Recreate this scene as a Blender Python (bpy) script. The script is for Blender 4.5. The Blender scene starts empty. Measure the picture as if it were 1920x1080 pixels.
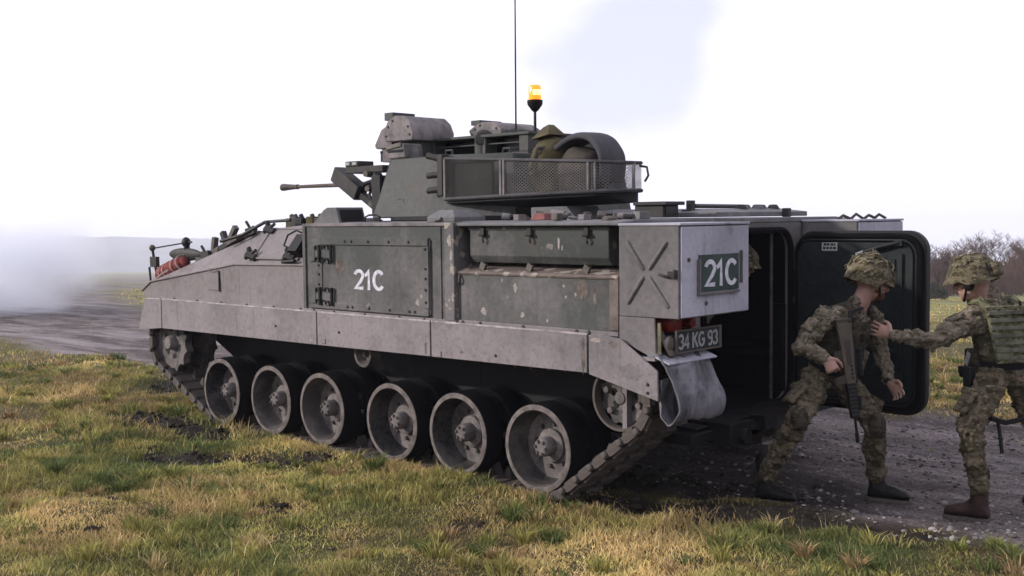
import bpy, math, random
import numpy as np
from mathutils import Vector, Matrix

# ------------------------------------------------------------------ camera, sky, sun, exposure
scene = bpy.context.scene
rad = math.radians

cam_data = bpy.data.cameras.new('camera')
cam = bpy.data.objects.new('camera', cam_data)
scene.collection.objects.link(cam)
cam_data.sensor_width = 36.0
cam_data.lens = 2078.4 / 1920.0 * 36.0
cam_data.clip_start = 0.05
cam_data.clip_end = 6000.0
CAM = Vector((-6.8155, 6.859, 1.4117))
cam.location = CAM
YAW = -46.458
cam.rotation_euler = (rad(90.0 - 0.965), 0.0, rad(YAW - 90.0))
scene.camera = cam

SUN_AZ = 47.0      # degrees from the vehicle's nose towards its left side
SUN_EL = 20.0
world = bpy.data.worlds.new('World')
scene.world = world
world.use_nodes = True
wn = world.node_tree.nodes
wl = world.node_tree.links
wn.clear()
w_out = wn.new('ShaderNodeOutputWorld')
w_bg = wn.new('ShaderNodeBackground')
w_sky = wn.new('ShaderNodeTexSky')
w_sky.sky_type = 'NISHITA'
w_sky.sun_disc = False
w_sky.sun_elevation = rad(SUN_EL)
w_sky.sun_rotation = rad(90.0 - SUN_AZ)
w_sky.air_density = 1.2
w_sky.dust_density = 2.5
w_sc = wn.new('ShaderNodeTexCoord')
w_map = wn.new('ShaderNodeMapping')
w_map.inputs['Scale'].default_value = (1.0, 1.0, 1.9)
w_map.inputs['Location'].default_value = (0.35, 1.62, 0.1)
w_noise = wn.new('ShaderNodeTexNoise')
w_noise.inputs['Scale'].default_value = 3.2
w_noise.inputs['Detail'].default_value = 5.0
w_noise.inputs['Roughness'].default_value = 0.48
w_ramp = wn.new('ShaderNodeValToRGB')
w_ramp.color_ramp.elements[0].position = 0.30
w_ramp.color_ramp.elements[0].color = (0.0, 0.0, 0.0, 1)
w_ramp.color_ramp.elements[1].position = 0.43
w_ramp.color_ramp.elements[1].color = (1, 1, 1, 1)
w_mix = wn.new('ShaderNodeMix')
w_mix.data_type = 'RGBA'
w_mix.inputs['B'].default_value = (6.0, 5.9, 6.8, 1)      # bright cloud layer, scaled by the strength below
w_add = wn.new('ShaderNodeMix')
w_add.data_type = 'RGBA'
w_add.blend_type = 'ADD'
w_add.inputs[0].default_value = 1.0
w_add.inputs['B'].default_value = (3.40, 3.46, 4.25, 1)          # thin high veil in the gaps
wl.new(w_sc.outputs['Generated'], w_map.inputs['Vector'])
wl.new(w_map.outputs['Vector'], w_noise.inputs['Vector'])
w_nrm = wn.new('ShaderNodeVectorMath'); w_nrm.operation = 'DOT_PRODUCT'
w_nrm.inputs[1].default_value = (0.618, -0.765, 0.185)        # a thin spot in the cloud above the vehicle
w_gap = wn.new('ShaderNodeMapRange'); w_gap.interpolation_type = 'SMOOTHSTEP'
w_gap.inputs['From Min'].default_value = 0.9925; w_gap.inputs['From Max'].default_value = 1.0
w_gap.inputs['To Min'].default_value = 0.06; w_gap.inputs['To Max'].default_value = -0.14
w_sum = wn.new('ShaderNodeMath'); w_sum.operation = 'ADD'
wl.new(w_sc.outputs['Generated'], w_nrm.inputs[0])
wl.new(w_nrm.outputs['Value'], w_gap.inputs['Value'])
wl.new(w_gap.outputs['Result'], w_sum.inputs[0])
wl.new(w_noise.outputs['Fac'], w_sum.inputs[1])
wl.new(w_sum.outputs[0], w_ramp.inputs['Fac'])
wl.new(w_ramp.outputs['Color'], w_mix.inputs['Factor'])
w_dim = wn.new('ShaderNodeMix'); w_dim.data_type = 'RGBA'; w_dim.blend_type = 'MULTIPLY'
w_dim.inputs[0].default_value = 1.0; w_dim.inputs['B'].default_value = (0.30, 0.27, 0.25, 1)
wl.new(w_sky.outputs['Color'], w_dim.inputs['A'])
wl.new(w_dim.outputs['Result'], w_add.inputs['A'])
wl.new(w_add.outputs['Result'], w_mix.inputs['A'])
wl.new(w_mix.outputs['Result'], w_bg.inputs['Color'])
w_bg.inputs['Strength'].default_value = 0.1
wl.new(w_bg.outputs['Background'], w_out.inputs['Surface'])

sun_data = bpy.data.lights.new('sun', 'SUN')
sun_data.energy = 2.5
sun_data.angle = rad(1.6)
sun_data.color = (1.0, 0.93, 0.86)
sun = bpy.data.objects.new('sun', sun_data)
scene.collection.objects.link(sun)
sd = Vector((math.cos(rad(SUN_EL)) * math.cos(rad(SUN_AZ)), math.cos(rad(SUN_EL)) * math.sin(rad(SUN_AZ)), math.sin(rad(SUN_EL))))
sun.rotation_euler = sd.to_track_quat('Z', 'Y').to_euler()
sun.location = (4, 6, 12)

vs = scene.view_settings
vs.view_transform = 'Standard'
vs.look = 'None'
vs.exposure = 1.0
vs.gamma = 1.0
vs.use_curve_mapping = False
scene.render.engine = 'CYCLES'
cy = scene.cycles
cy.use_denoising = True
cy.max_bounces = 14
cy.diffuse_bounces = 3
cy.glossy_bounces = 3
cy.transmission_bounces = 4
cy.volume_bounces = 12
cy.transparent_max_bounces = 12
cy.volume_step_rate = 2.0
cy.volume_max_steps = 128
cy.sample_clamp_indirect = 4.0

rng = random.Random(7)
nrng = np.random.default_rng(11)
C = scene.collection

# ------------------------------------------------------------------ materials
def new_mat(name):
    m = bpy.data.materials.new(name)
    m.use_nodes = True
    nt = m.node_tree
    return m, nt, nt.nodes['Principled BSDF']

def noise(nt, vec, scale, detail=4.0, rough=0.55, mapscale=None, loc=None):
    n = nt.nodes.new('ShaderNodeTexNoise')
    n.inputs['Scale'].default_value = scale
    n.inputs['Detail'].default_value = detail
    n.inputs['Roughness'].default_value = rough
    if mapscale or loc:
        mp = nt.nodes.new('ShaderNodeMapping')
        if mapscale: mp.inputs['Scale'].default_value = mapscale
        if loc: mp.inputs['Location'].default_value = loc
        nt.links.new(vec, mp.inputs['Vector'])
        vec = mp.outputs['Vector']
    nt.links.new(vec, n.inputs['Vector'])
    return n.outputs['Fac']

def math_node(nt, op, a, b=None, clamp=False):
    n = nt.nodes.new('ShaderNodeMath')
    n.operation = op
    n.use_clamp = clamp
    for i, x in enumerate((a, b)):
        if x is None: continue
        if isinstance(x, (int, float)): n.inputs[i].default_value = x
        else: nt.links.new(x, n.inputs[i])
    return n.outputs[0]

def ramp(nt, fac, stops, interp='LINEAR'):
    n = nt.nodes.new('ShaderNodeValToRGB')
    cr = n.color_ramp
    cr.interpolation = interp
    while len(cr.elements) < len(stops): cr.elements.new(0.5)
    for e, (p, c) in zip(cr.elements, stops):
        e.position = p
        e.color = tuple(c) + (1,) if len(c) == 3 else c
    nt.links.new(fac, n.inputs['Fac'])
    return n.outputs['Color']

def mix(nt, fac, a, b):
    n = nt.nodes.new('ShaderNodeMix')
    n.data_type = 'RGBA'
    for key, x in (('Factor', fac), ('A', a), ('B', b)):
        if isinstance(x, (int, float)): n.inputs[0].default_value = x
        elif isinstance(x, tuple): n.inputs[key].default_value = x + (1,)
        else: nt.links.new(x, n.inputs[0] if key == 'Factor' else n.inputs[key])
    return n.outputs['Result']

def bump(nt, bsdf, height, strength, dist=0.01):
    b = nt.nodes.new('ShaderNodeBump')
    b.inputs['Strength'].default_value = strength
    b.inputs['Distance'].default_value = dist
    nt.links.new(height, b.inputs['Height'])
    nt.links.new(b.outputs['Normal'], bsdf.inputs['Normal'])

def objco(nt):
    return nt.nodes.new('ShaderNodeTexCoord').outputs['Object']

K = 0.68
def plain(name, col, rough=0.8, metal=0.0, var=0.25, scale=9.0, bmp=0.15, spec=0.2):
    m, nt, b = new_mat(name)
    v = objco(nt)
    f = noise(nt, v, scale, 5)
    f2 = ramp(nt, f, [(0.3, (0, 0, 0)), (0.7, (1, 1, 1))])
    col = tuple(c*K for c in col)
    dark = tuple(c * (1 - var) for c in col)
    lite = tuple(min(1, c * (1 + var)) for c in col)
    nt.links.new(mix(nt, f2, dark, lite), b.inputs['Base Color'])
    b.inputs['Roughness'].default_value = rough
    b.inputs['Metallic'].default_value = metal
    b.inputs['Specular IOR Level'].default_value = spec
    if bmp: bump(nt, b, noise(nt, v, scale * 6, 4), bmp, 0.004)
    return m

PA = 0.60
def paint(name, green=(0.066, 0.073, 0.068), dust=(0.330, 0.290, 0.296), base=0.35, z_ref=1.3, z_gain=0.5, patch=0.9, streak=0.5, chips=0.0, rough=0.72, nscale=1.6, chip_at=0.665, chip_scale=7.0, rnd=0.0):
    """weathered military paint: dark green under road dust that thickens downwards, streaks, chipped spots"""
    green = tuple(c*PA for c in green); dust = tuple(c*PA for c in dust)
    m, nt, b = new_mat(name)
    v = objco(nt)
    sep = nt.nodes.new('ShaderNodeSeparateXYZ')
    nt.links.new(v, sep.inputs[0])
    n1 = noise(nt, v, nscale, 6, 0.6)
    n2 = noise(nt, v, 5.0, 4, 0.6, (1.5, 1.5, 0.30))
    n3 = noise(nt, v, 26.0, 5, 0.65)
    f = math_node(nt, 'MULTIPLY', math_node(nt, 'SUBTRACT', n1, 0.5), patch * 1.6)
    g = math_node(nt, 'MULTIPLY', math_node(nt, 'SUBTRACT', n2, 0.5), streak * 0.8)
    h = math_node(nt, 'MULTIPLY', math_node(nt, 'SUBTRACT', n3, 0.5), 0.75)
    k = math_node(nt, 'MULTIPLY', math_node(nt, 'SUBTRACT', z_ref, sep.outputs['Z']), z_gain)
    t = math_node(nt, 'ADD', math_node(nt, 'ADD', f, g), math_node(nt, 'ADD', h, k))
    t = math_node(nt, 'ADD', t, base, clamp=True)
    if rnd:
        oi = nt.nodes.new('ShaderNodeObjectInfo')
        t = math_node(nt, 'ADD', t, math_node(nt, 'MULTIPLY', math_node(nt, 'SUBTRACT', oi.outputs['Random'], 0.5), rnd), clamp=True)
    col = mix(nt, t, green, dust)
    # darker oily stains and rust
    st = ramp(nt, noise(nt, v, 3.1, 5, 0.62, None, (3.1, 8.2, 1.7)), [(0.58, (0, 0, 0)), (0.70, (1, 1, 1))])
    col = mix(nt, math_node(nt, 'MULTIPLY', st, 0.5), col, (0.075, 0.055, 0.048))
    # fine mud splashes, denser low down, and thin dark runs
    sp_ = math_node(nt, 'ADD', noise(nt, v, 34.0, 5, 0.7, None, (2.2, 6.1, 4.4)), math_node(nt, 'MULTIPLY', math_node(nt, 'SUBTRACT', 1.15, sep.outputs['Z']), 0.10))
    col = mix(nt, math_node(nt, 'MULTIPLY', ramp(nt, sp_, [(0.585, (0, 0, 0)), (0.63, (1, 1, 1))]), 0.45), col, tuple(c*.42 for c in dust))
    rn = noise(nt, v, 9.0, 4, 0.6, (2.2, 2.2, 0.16), (7.7, 1.2, 0.4))
    col = mix(nt, math_node(nt, 'MULTIPLY', ramp(nt, rn, [(0.60, (0, 0, 0)), (0.70, (1, 1, 1))]), 0.38), col, tuple(c*.28 for c in dust))
    if chips > 0:
        ch = ramp(nt, noise(nt, v, chip_scale, 3, 0.5, None, (1.3, 4.1, 9.7)), [(chip_at, (0, 0, 0)), (chip_at + .015, (1, 1, 1))])
        col = mix(nt, math_node(nt, 'MULTIPLY', ch, chips), col, (0.27, 0.235, 0.20))
    nt.links.new(col, b.inputs['Base Color'])
    nt.links.new(math_node(nt, 'ADD', math_node(nt, 'MULTIPLY', t, 0.25), rough - 0.12), b.inputs['Roughness'])
    b.inputs['Specular IOR Level'].default_value = 0.22
    hgt = math_node(nt, 'ADD', math_node(nt, 'MULTIPLY', noise(nt, v, 70.0, 3), 0.5), math_node(nt, 'MULTIPLY', noise(nt, v, 4.5, 3), 4.0))
    bump(nt, b, hgt, 0.35, 0.006)
    return m

def camo(name, gain=1.0, tint=(1, 1, 1), scale=10.0):
    m, nt, b = new_mat(name)
    v = objco(nt)
    def c(r, g, bb): return (r * gain * tint[0], g * gain * tint[1], bb * gain * tint[2])
    n1 = noise(nt, v, scale, 2, 0.5, (1.0, 1.0, 1.3))
    col = ramp(nt, n1, [(0.0, c(.045, .044, .028)), (0.40, c(.058, .054, .036)), (0.43, c(.108, .092, .070)), (0.54, c(.120, .103, .080)), (0.57, c(.070, .064, .043)), (0.63, c(.074, .067, .046)), (0.66, c(.145, .126, .100))])
    n2 = noise(nt, v, scale * 1.5, 2.5, 0.55, (1, 1, 2.0), (4.2, 1.1, 7.7))
    br = ramp(nt, n2, [(0.575, (0, 0, 0)), (0.61, (.85, .85, .85))])
    col = mix(nt, br, col, c(.036, .026, .020))
    n3 = noise(nt, v, scale * 2.3, 2, 0.6, (1, 1, 2.6), (9.9, 3.1, 2.4))
    lt = ramp(nt, n3, [(0.65, (0, 0, 0)), (0.665, (.9, .9, .9))])
    col = mix(nt, lt, col, c(.21, .19, .16))
    nt.links.new(col, b.inputs['Base Color'])
    b.inputs['Roughness'].default_value = 0.95
    b.inputs['Specular IOR Level'].default_value = 0.1
    bump(nt, b, noise(nt, v, 34.0, 4, 0.6), 0.5, 0.012)
    return m

M = {}
M['paint'] = paint('paint_upper', base=0.12, patch=1.1, chips=0.5, chip_at=.70, z_ref=1.5, z_gain=0.45)
M['paint_chip'] = paint('paint_chipped', base=0.10, patch=1.2, z_ref=1.45, z_gain=0.6, chips=0.85)
M['paint_ledge'] = paint('paint_ledge', green=(.10, .075, .065), dust=(.26, .21, .19), base=0.5, z_gain=0.0, patch=1.2, nscale=9.0, chips=0.9, chip_at=.57, chip_scale=11.0)
M['paint_pillar'] = paint('paint_pillar', base=0.32, z_ref=1.5, z_gain=0.4, chips=0.9, chip_at=.60, chip_scale=8.0)
M['paint_nose'] = paint('paint_nose', base=0.80, z_ref=1.4, z_gain=0.3, patch=0.5, streak=0.35)
M['pale_edge'] = plain('pale_edge_strip', (.38, .34, .335), 0.9, var=0.4, scale=12)  # paler than the skirt panels, for the lips along their top edges
M['paint_skirt'] = paint('paint_skirt', dust=(.35, .308, .32), base=0.86, z_ref=1.0, z_gain=0.4, patch=1.0, streak=0.3, chips=0.25, chip_at=.69)
M['paint_bin'] = paint('paint_bin', base=0.46, z_ref=1.5, z_gain=0.35, patch=0.45, streak=0.5)
M['paint_roof'] = paint('paint_roof', green=(.10, .105, .105), dust=(.30, .285, .30), base=0.45, z_ref=1.5, z_gain=0.0, patch=1.2, streak=0.2, nscale=4.0)
M['chip_cream'] = plain('bare_primer', (.37, .325, .30), 0.85, var=0.35, scale=40)
M['rust'] = plain('rust_stain', (.150, .122, .110), 0.95, var=0.5, scale=20)
M['paint_rear_skylit'] = paint('paint_rear_skylit', green=(.24, .25, .28), dust=(.60, .585, .68), base=0.72, z_ref=1.5, z_gain=0.2, patch=0.9, streak=0.3)  # sky light on the bins' rear doors and lids painted in as paler lilac
M['paint_turret'] = paint('paint_turret', base=-0.02, z_ref=2.2, z_gain=0.3, patch=0.6, streak=0.35)
M['paint_hood'] = paint('paint_hood', base=0.52, z_ref=2.5, z_gain=0.1, patch=1.8, streak=0.7, chips=0.5, nscale=5.0)
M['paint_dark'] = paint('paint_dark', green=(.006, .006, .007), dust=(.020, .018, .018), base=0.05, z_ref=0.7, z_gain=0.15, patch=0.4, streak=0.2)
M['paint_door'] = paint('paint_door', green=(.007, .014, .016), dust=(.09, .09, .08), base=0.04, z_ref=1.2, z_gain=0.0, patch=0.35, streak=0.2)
M['paint_mud'] = paint('paint_mud', green=(.06, .055, .05), dust=(.17, .14, .125), base=0.65, z_ref=0.4, z_gain=0.0, patch=1.0, streak=0.2)
M['wheel'] = paint('wheel_disc', green=(.055, .05, .047), dust=(.27, .238, .228), base=0.72, z_ref=0.0, z_gain=0.0, patch=2.6, streak=0.0, nscale=5.0, rnd=0.7)
M['wheel_wall_shade'] = paint('wheel_wall_shade', green=(.010, .010, .011), dust=(.17, .15, .14), base=0.30, z_gain=0.0, patch=2.6, streak=0.0, nscale=3.0, rnd=0.9)  # near-black base paints the shade inside the wheel bowl, under patchy mud
M['rubber'] = plain('tyre_rubber', (.005, .005, .006), 0.9, var=0.5, scale=20, spec=.06)
M['rubber_dusty'] = plain('tyre_face', (.165, .142, .132), 0.95, var=0.5, scale=14)
M['black'] = plain('black_metal', (.008, .008, .009), 0.55, var=0.4)
M['black_glass'] = plain('black_glass', (.003, .004, .006), 0.25, var=0.1, bmp=0)
M['steel'] = plain('worn_steel', (.115, .10, .09), 0.55, metal=0.3, var=0.45, scale=14)
M['gun'] = plain('gun_metal', (.036, .033, .031), 0.6, var=0.35)
M['gun_tip'] = plain('gun_muzzle', (.085, .068, .055), 0.7, var=0.35)
M['flap'] = paint('mud_flap', green=(.040, .044, .052), dust=(.29, .282, .315), base=0.62, z_ref=0.8, z_gain=0.3, patch=1.6, streak=2.4, nscale=3.0, rough=.98)
M['white'] = plain('white_paint', (.66, .66, .72), 0.7, var=0.30, scale=26)
M['plate_green'] = plain('plate_green', (.040, .062, .055), 0.6, var=0.3)
M['plate_black'] = plain('plate_black', (.030, .036, .040), 0.7, var=0.5, scale=30)
M['plate_grey'] = plain('plate_digits', (.36, .36, .36), 0.8, var=0.3, scale=40)
M['red_lamp'] = plain('red_lens', (.20, .018, .014), 0.3, var=0.25)
M['yellow_strip'] = plain('cream_strip', (.50, .45, .27), 0.7, var=0.3)
M['red_cloth'] = plain('red_cloth', (.22, .052, .045), 0.9, var=0.6, scale=22, bmp=0.6)
M['pale_cord'] = plain('pale_cord', (.45, .36, .34), 0.9)
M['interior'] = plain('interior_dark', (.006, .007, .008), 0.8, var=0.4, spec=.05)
M['mesh_wire'] = plain('basket_mesh', (.15, .14, .135), 0.7, var=0.3)
M['bag_olive'] = plain('olive_canvas', (.085, .072, .036), 0.95, var=0.35, scale=8, bmp=0.6)
M['mat_grey'] = plain('grey_foam', (.075, .073, .082), 0.9, var=0.3, scale=5, bmp=0.4)
M['bag_dull'] = plain('dull_canvas', (.065, .056, .047), 0.95, var=0.35, scale=8, bmp=0.6)
M['camo'] = camo('camo_cloth', 1.25, (1, .98, .95), 13.0)
M['camo_dark'] = camo('camo_vest', 0.42)
M['camo_helmet'] = camo('camo_helmet', 1.0, (1.0, .98, .85), 14.0)
M['camo_brown'] = camo('camo_trousers', 1.0, (1.0, .95, .86), 11.0)
M['vest_green'] = camo('webbing_green', 1.25, (.92, 1.03, .84), 13.0)
M['vest_lite'] = plain('webbing_band', (.150, .150, .112), 0.95, var=0.45, scale=14, bmp=0.4)
M['vest_base'] = camo('vest_base', 0.7, (.95, 1.0, .85), 11.0)
M['boot_black'] = plain('boot_black', (.007, .006, .006), 0.55, var=0.4)
M['boot_brown'] = plain('boot_brown', (.040, .020, .017), 0.6, var=0.4)
M['boot_olive'] = plain('boot_cuff', (.085, .075, .060), 0.9, var=0.3)
M['strap_black'] = plain('black_strap', (.010, .010, .012), 0.7, var=0.4)
M['tan_plastic'] = plain('tan_plastic', (.115, .096, .074), 0.6, var=0.25, scale=14)
M['tan_dark'] = plain('tan_grip', (.062, .052, .042), 0.6, var=0.2)
M['scrim_tan'] = plain('burlap', (.19, .16, .105), 0.95, var=0.5, scale=30, bmp=0.5)

def skin_mat():
    m, nt, b = new_mat('skin')
    v = objco(nt)
    f = noise(nt, v, 14, 4)
    nt.links.new(mix(nt, ramp(nt, f, [(0.35, (0, 0, 0)), (0.7, (1, 1, 1))]), (.235, .128, .096), (.31, .185, .145)), b.inputs['Base Color'])
    b.inputs['Roughness'].default_value = 0.55
    b.inputs['Subsurface Weight'].default_value = 0.06
    b.inputs['Subsurface Radius'].default_value = (0.01, 0.004, 0.002)
    return m
M['skin'] = skin_mat()
M['beard'] = plain('ginger_beard', (.13, .055, .028), 0.95, var=0.4, scale=80, bmp=0.8)
M['dark_eye'] = plain('eye_dark', (.02, .015, .012), 0.3)

# ------------------------------------------------------------------ mesh helpers
class MB:
    def __init__(self):
        self.v = []; self.f = []
    def add(self, vs, fs):
        o = len(self.v)
        self.v += [tuple(p) for p in vs]
        self.f += [tuple(i + o for i in q) for q in fs]
        return self
    def box(self, x0, x1, y0, y1, z0, z1):
        return self.add([(x0,y0,z0),(x1,y0,z0),(x1,y1,z0),(x0,y1,z0),(x0,y0,z1),(x1,y0,z1),(x1,y1,z1),(x0,y1,z1)],
                        [(0,3,2,1),(4,5,6,7),(0,1,5,4),(1,2,6,5),(2,3,7,6),(3,0,4,7)])
    def obox(self, c, size, ax, ay=None):
        """box at c with local x axis ax, y axis ay"""
        ax = Vector(ax).normalized()
        ay = Vector(ay) if ay is not None else Vector((0, 1, 0))
        az = ax.cross(ay).normalized(); ay = az.cross(ax).normalized()
        c = Vector(c); hx, hy, hz = (s / 2 for s in size)
        vs = [c + ax*i*hx + ay*j*hy + az*k*hz for k in (-1, 1) for i, j in ((-1,-1),(1,-1),(1,1),(-1,1))]
        return self.add(vs, [(0,3,2,1),(4,5,6,7),(0,1,5,4),(1,2,6,5),(2,3,7,6),(3,0,4,7)])
    def loft(self, loops, caps=True, closed=True):
        n = len(loops[0]); o = len(self.v)
        for L in loops: self.v += [tuple(p) for p in L]
        for k in range(len(loops) - 1):
            for i in range(n if closed else n - 1):
                j = (i + 1) % n
                self.f.append((o+k*n+i, o+k*n+j, o+(k+1)*n+j, o+(k+1)*n+i))
        if caps:
            self.f.append(tuple(o + i for i in range(n))[::-1])
            self.f.append(tuple(o + (len(loops)-1)*n + i for i in range(n)))
        return self
    def prism_y(self, poly, y0, y1):          # polygon in x,z
        return self.loft([[(x, y0, z) for x, z in poly], [(x, y1, z) for x, z in poly]])
    def prism_x(self, poly, x0, x1):          # polygon in y,z
        return self.loft([[(x0, y, z) for y, z in poly], [(x1, y, z) for y, z in poly]])
    def prism_z(self, poly, z0, z1):
        return self.loft([[(x, y, z0) for x, y in poly], [(x, y, z1) for x, y in poly]])
    def cyl(self, p0, p1, r0, r1=None, n=14, caps=True):
        r1 = r0 if r1 is None else r1
        return self.tube([p0, p1], [r0, r1], n, caps)
    def tube(self, path, r, n=8, caps=True):
        P = [Vector(p) for p in path]
        if isinstance(r, (int, float)): r = [r] * len(P)
        loops = []; u = None
        for i, p in enumerate(P):
            t = (P[min(i+1, len(P)-1)] - P[max(i-1, 0)]).normalized()
            if u is None:
                u = t.orthogonal().normalized()
            u = (u - t * u.dot(t)).normalized()
            w = t.cross(u)
            loops.append([p + (u * math.cos(2*math.pi*k/n) + w * math.sin(2*math.pi*k/n)) * r[i] for k in range(n)])
        return self.loft(loops, caps)
    def lathe(self, prof, o, axis=(0, 1, 0), n=40, a0=0.0, a1=2*math.pi, close=True):
        """profile of (radius, distance along axis) revolved about the axis through o"""
        ax = Vector(axis).normalized(); u = ax.orthogonal().normalized(); w = ax.cross(u); o = Vector(o)
        base = len(self.v); m = len(prof)
        for k in range(n):
            a = a0 + (a1 - a0) * k / (n if close else n - 1)
            d = u * math.cos(a) + w * math.sin(a)
            for r, t in prof: self.v.append(tuple(o + d * r + ax * t))
        for k in range(n if close else n - 1):
            k2 = (k + 1) % n
            for i in range(m - 1):
                self.f.append((base+k*m+i, base+k2*m+i, base+k2*m+i+1, base+k*m+i+1))
        return self
    def ell(self, c, r, n=16, m=10, ax=None):
        """ellipsoid, optional axes matrix columns"""
        c = Vector(c); o = len(self.v)
        ax = ax or (Vector((1,0,0)), Vector((0,1,0)), Vector((0,0,1)))
        def P(a, b): return tuple(c + ax[0]*r[0]*math.cos(a)*math.sin(b) + ax[1]*r[1]*math.sin(a)*math.sin(b) + ax[2]*r[2]*math.cos(b))
        self.v.append(P(0, 0))
        for i in range(1, m):
            for k in range(n): self.v.append(P(2*math.pi*k/n, math.pi*i/m))
        self.v.append(P(0, math.pi))
        for k in range(n): self.f.append((o, o+1+k, o+1+(k+1)%n))
        for i in range(m - 2):
            for k in range(n):
                a = o+1+i*n
                self.f.append((a+k, a+n+k, a+n+(k+1)%n, a+(k+1)%n))
        e = o + 1 + (m-1)*n
        for k in range(n): self.f.append((e, e-n+(k+1)%n, e-n+k))
        return self
    def mesh(self, name, mat=None, smooth=True, angle=38):
        me = bpy.data.meshes.new(name)
        me.from_pydata(self.v, [], self.f)
        me.validate()
        if mat is not None: me.materials.append(M[mat] if isinstance(mat, str) else mat)
        if smooth:
            me.shade_smooth()
            me.set_sharp_from_angle(angle=rad(angle))
        me.update()
        return me
    def build(self, name, mat, parent=None, bevel=0.0, smooth=True, angle=38, seg=2, flip=True):
        import bmesh
        me = self.mesh(name, mat, False)
        if flip:
            bm = bmesh.new(); bm.from_mesh(me)
            bmesh.ops.recalc_face_normals(bm, faces=bm.faces[:])
            bm.to_mesh(me); bm.free()
        if smooth:
            me.shade_smooth(); me.set_sharp_from_angle(angle=rad(angle))
        o = link(name, me, parent)
        if bevel:
            b = o.modifiers.new('bevel', 'BEVEL')
            b.width = bevel; b.segments = seg; b.limit_method = 'ANGLE'; b.angle_limit = rad(35)
            b.harden_normals = False
        return o

def link(name, me, parent=None, loc=None, rot=None):
    o = bpy.data.objects.new(name, me)
    C.objects.link(o)
    if parent is not None: o.parent = parent
    if loc is not None: o.location = loc
    if rot is not None: o.rotation_euler = rot
    return o

def tag(o, label=None, cat=None, group=None, kind=None):
    if label: o['label'] = label
    if cat: o['category'] = cat
    if group: o['group'] = group
    if kind: o['kind'] = kind
    return o

def empty(name, loc=(0, 0, 0)):
    o = bpy.data.objects.new(name, None)
    o.empty_display_size = 0.3
    C.objects.link(o); o.location = loc
    return o

def text_mesh(name, body, size, mat, depth=0.002, bold=0.0, sx=1.0, space=1.0):
    cu = bpy.data.curves.new(name, 'FONT')
    cu.body = body; cu.size = size; cu.extrude = depth; cu.offset = bold
    cu.align_x = 'CENTER'; cu.align_y = 'CENTER'; cu.space_character = space
    t = bpy.data.objects.new(name, cu); C.objects.link(t)
    bpy.context.view_layer.update()
    me = bpy.data.meshes.new_from_object(t.evaluated_get(bpy.context.evaluated_depsgraph_get()))
    bpy.data.objects.remove(t)
    for v in me.vertices: v.co.x *= sx
    me.materials.clear(); me.materials.append(M[mat])
    me.name = name
    return me

def vnoise(x, y, seed=0):
    """smooth 2-D value noise in -1..1"""
    x = np.asarray(x, float); y = np.asarray(y, float)
    xi = np.floor(x).astype(np.int64); yi = np.floor(y).astype(np.int64)
    fx = x - xi; fy = y - yi
    fx = fx*fx*(3-2*fx); fy = fy*fy*(3-2*fy)
    def h(a, b):
        n = (a * 374761393 + b * 668265263 + seed * 974711) & 0xffffffff
        n = ((n ^ (n >> 13)) * 1274126177) & 0xffffffff
        return ((n ^ (n >> 16)) & 0xffff) / 32767.5 - 1.0
    return (h(xi, yi)*(1-fx) + h(xi+1, yi)*fx)*(1-fy) + (h(xi, yi+1)*(1-fx) + h(xi+1, yi+1)*fx)*fy

# ------------------------------------------------------------------ terrain
RX = [-60, -12, -6, -4, -2, 0, 4, 8, 13, 20, 36, 60, 120, 400]
RN = [6, 1.8, 1.0, .62, .62, .35, -.2, -.8, -1.1, -2.5, -8.6, -20, -52, -200]
RF = [-3, -5, -5.0, -4.4, -3.5, -3.3, -3.6, -4.3, -5.6, -7.6, -15, -28, -64, -230]
def road_mask(x, y):
    x = np.asarray(x, float); y = np.asarray(y, float)
    wob = 0.30 * vnoise(x*0.9, y*0.9, 3) + 0.26 * vnoise(x*2.6, y*2.6, 4) + 0.10 * vnoise(x*7, y*7, 5)
    n = np.interp(x, RX, RN) + wob
    f = np.interp(x, RX, RF) + wob * 1.3
    soft = 0.30 + 0.012 * np.hypot(x + 6.8, y - 6.9)
    return np.clip((n - y) / soft + 0.5, 0, 1) * np.clip((y - f) / soft + 0.5, 0, 1)
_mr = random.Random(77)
MUD_SPOTS = [(lambda px_, d_: (CAM.x + math.cos(rad(YAW + px_))*d_, CAM.y + math.sin(rad(YAW + px_))*d_))(_mr.uniform(-8, 27), _mr.uniform(6.2, 13)) + (_mr.uniform(.04, .13),) for _ in range(26)]
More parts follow.
